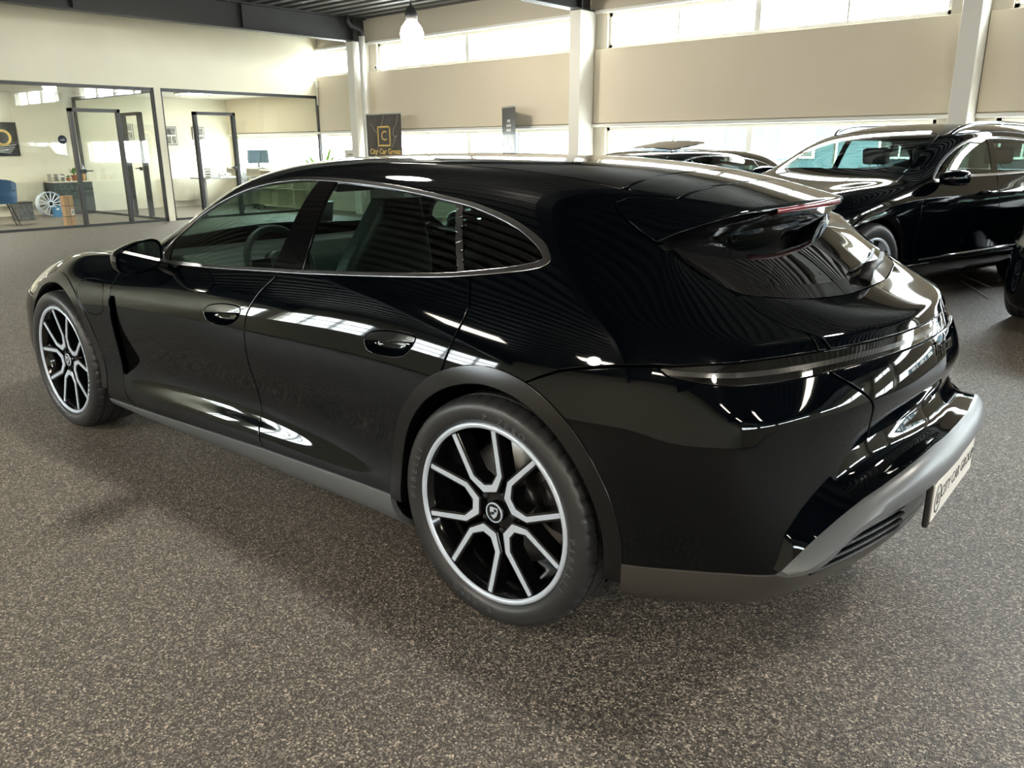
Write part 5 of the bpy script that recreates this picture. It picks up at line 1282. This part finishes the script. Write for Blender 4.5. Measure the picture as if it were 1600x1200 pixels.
# white shelf boxes under the office windows
for x in (15.15,15.85,16.55):
    o = empty('shelf_unit', (x,-9.12,0), label='low cream shelf unit under the corner office window', cat='shelf', group='shelf units under the corner office window')
    MB().box(-.34,-.32,-.14,.14,0,.90).box(.32,.34,-.14,.14,0,.90).box(-.32,.32,-.16,-.14,0,.90).build('shelf_carcass', 'wood_top', o)
    for z in (.02,.45,.87): MB().box(-.32,.32,-.14,.14,z,z+.02).build('shelf_board', 'wood_top', o)
# roll-up banners
M['marble'] = mat('dark_marble_print', (.060,.052,.050), .45, var=(3,.35))
M['vein'] = mat('pale_marble_vein', (.42,.36,.33), .5)
def banner(name, loc, rz, w, h, label, m):
    e = empty(name, loc, rz, label=label, cat='banner')
    MB().box(-w/2,w/2,-.10,.10,0,.07).build('banner_base', 'steel', e, bevel=.01); MB().box(-w/2,w/2,-.012,.012,h,h+.025).build('top_rail', 'steel', e, bevel=.003)
    MB().tube([(0,-.03,.07),(0,-.03,h)], .008, 8).build('banner_pole', 'steel', e); MB().box(-w/2+.01,w/2-.01,-.002,.002,.07,h).build('banner_sheet', m, e)
    return e
def front_text(e, s, size, m, x, z, **k):          # on the +y face, read by someone looking along -y
    o = text_mesh('banner_print', s, size, m, e, .001, **k); o.matrix_local = Matrix(((-1,0,0,x),(0,0,1,.0032),(0,1,0,z),(0,0,0,1))); return o
bn = banner('rollup_banner', (11.86,-8.80,0), 0, 1.10, 2.05, 'dark marble roll-up banner with a gold letter in a square', 'marble')
b = MB(); s = .20; zc_ = 1.63
for x0,x1,z0,z1 in ((-s,s,s-.032,s),(-s,s,-s,-s+.032),(-s,-s+.032,-s,s),(s-.032,s,-s,s)): b.box(x0,x1,.002,.0035,zc_+z0,zc_+z1)
b.build('gold_square', 'gold', bn); front_text(bn, 'C', .27, 'gold', 0, zc_); front_text(bn, 'City Car Group', .150, 'gold', -.02, 1.325, bold=.003)
for pts in ([(.42,1.88),(.34,1.82),(.28,1.74),(.22,1.70)],[(-.02,2.03),(.02,1.95),(.06,1.86),(.12,1.77)],[(-.44,2.03),(-.42,1.92),(-.36,1.82),(-.30,1.74),(-.29,1.67),(-.34,1.60),(-.32,1.52),(-.24,1.40)],[(-.34,1.60),(-.42,1.64)],[(.18,1.46),(.22,1.38),(.30,1.24)]):
    b = MB(); b.tube([(x,.0025,z) for x, z in spline(pts,3)], .006, 4); b.build('marble_vein', 'vein', bn)
M['banner_dark'] = mat('charcoal_banner', (.055,.055,.058), .5); M['banner_pale'] = mat('pale_banner_print', (.36,.36,.34), .5, var=(5,.5))
bn = banner('rollup_banner', (8.58,-8.95,0), math.atan2(.674,-.407)+0*math.pi, .80, 2.08, 'charcoal roll-up banner with three short white lines of print', 'banner_dark')
bn.rotation_euler = (0,0,math.atan2(-.407,.674))
MB().box(-.37,.37,.002,.003,.10,1.62).build('banner_picture', 'banner_pale', bn)
for k, (z, n) in enumerate(((1.83,4),(1.75,6),(1.67,6))):
    b = MB()
    for i in range(n): b.box(.045*(i-n/2),.045*(i-n/2)+.03,.002,.0035,z,z+.045)
    b.build('banner_print', 'paper', bn)
# big leafy plant near the far column, carton on the sill
o = empty('potted_palm', (12.15,-7.40,0), label='tall green leafy plant in a black pot near the gold letter banner', cat='plant')
MB().lathe([(0,0),(.15,0),(.19,.36),(.20,.38),(.18,.38),(0,.34)], 28).build('pot', 'black_frame', o); MB().tube([(0,0,.3),(.01,0,.8)], .02, 8).build('stem', 'leaf', o)
leafy(o, 15, 1.0, .05, .70, 'leaf_bright', .85, 12, .45)
o = empty('printed_carton', (13.45,-9.20,.95), label='pale printed carton on the window sill beside the far column', cat='box')
MB().box(-.16,.16,-.08,.08,0,.42).build('carton', 'bag', o, bevel=.004)
for z in (.12,.20,.30): MB().box(-.14,.05,.0805,.082,z,z+.025).build('carton_print', 'photo_grey', o)
# two thin pale cables lying on the floor beside the sport utility vehicle
for k, (p, q, lb) in enumerate((((.60,-7.45),(.16,-6.74),'thin pale cable on the floor under the sport utility vehicle, running to its rear'),((.50,-7.02),(.04,-6.05),'thin pale cable on the floor under the sport utility vehicle, reaching past its sill'))):
    P_ = [(p[0]+(q[0]-p[0])*t+.006*math.sin(9*t), p[1]+(q[1]-p[1])*t, .006) for t in np.linspace(0,1,9)]
    tag(MB().tube(P_, .006, 8).build('floor_cable', 'paper'), lb, 'cable')
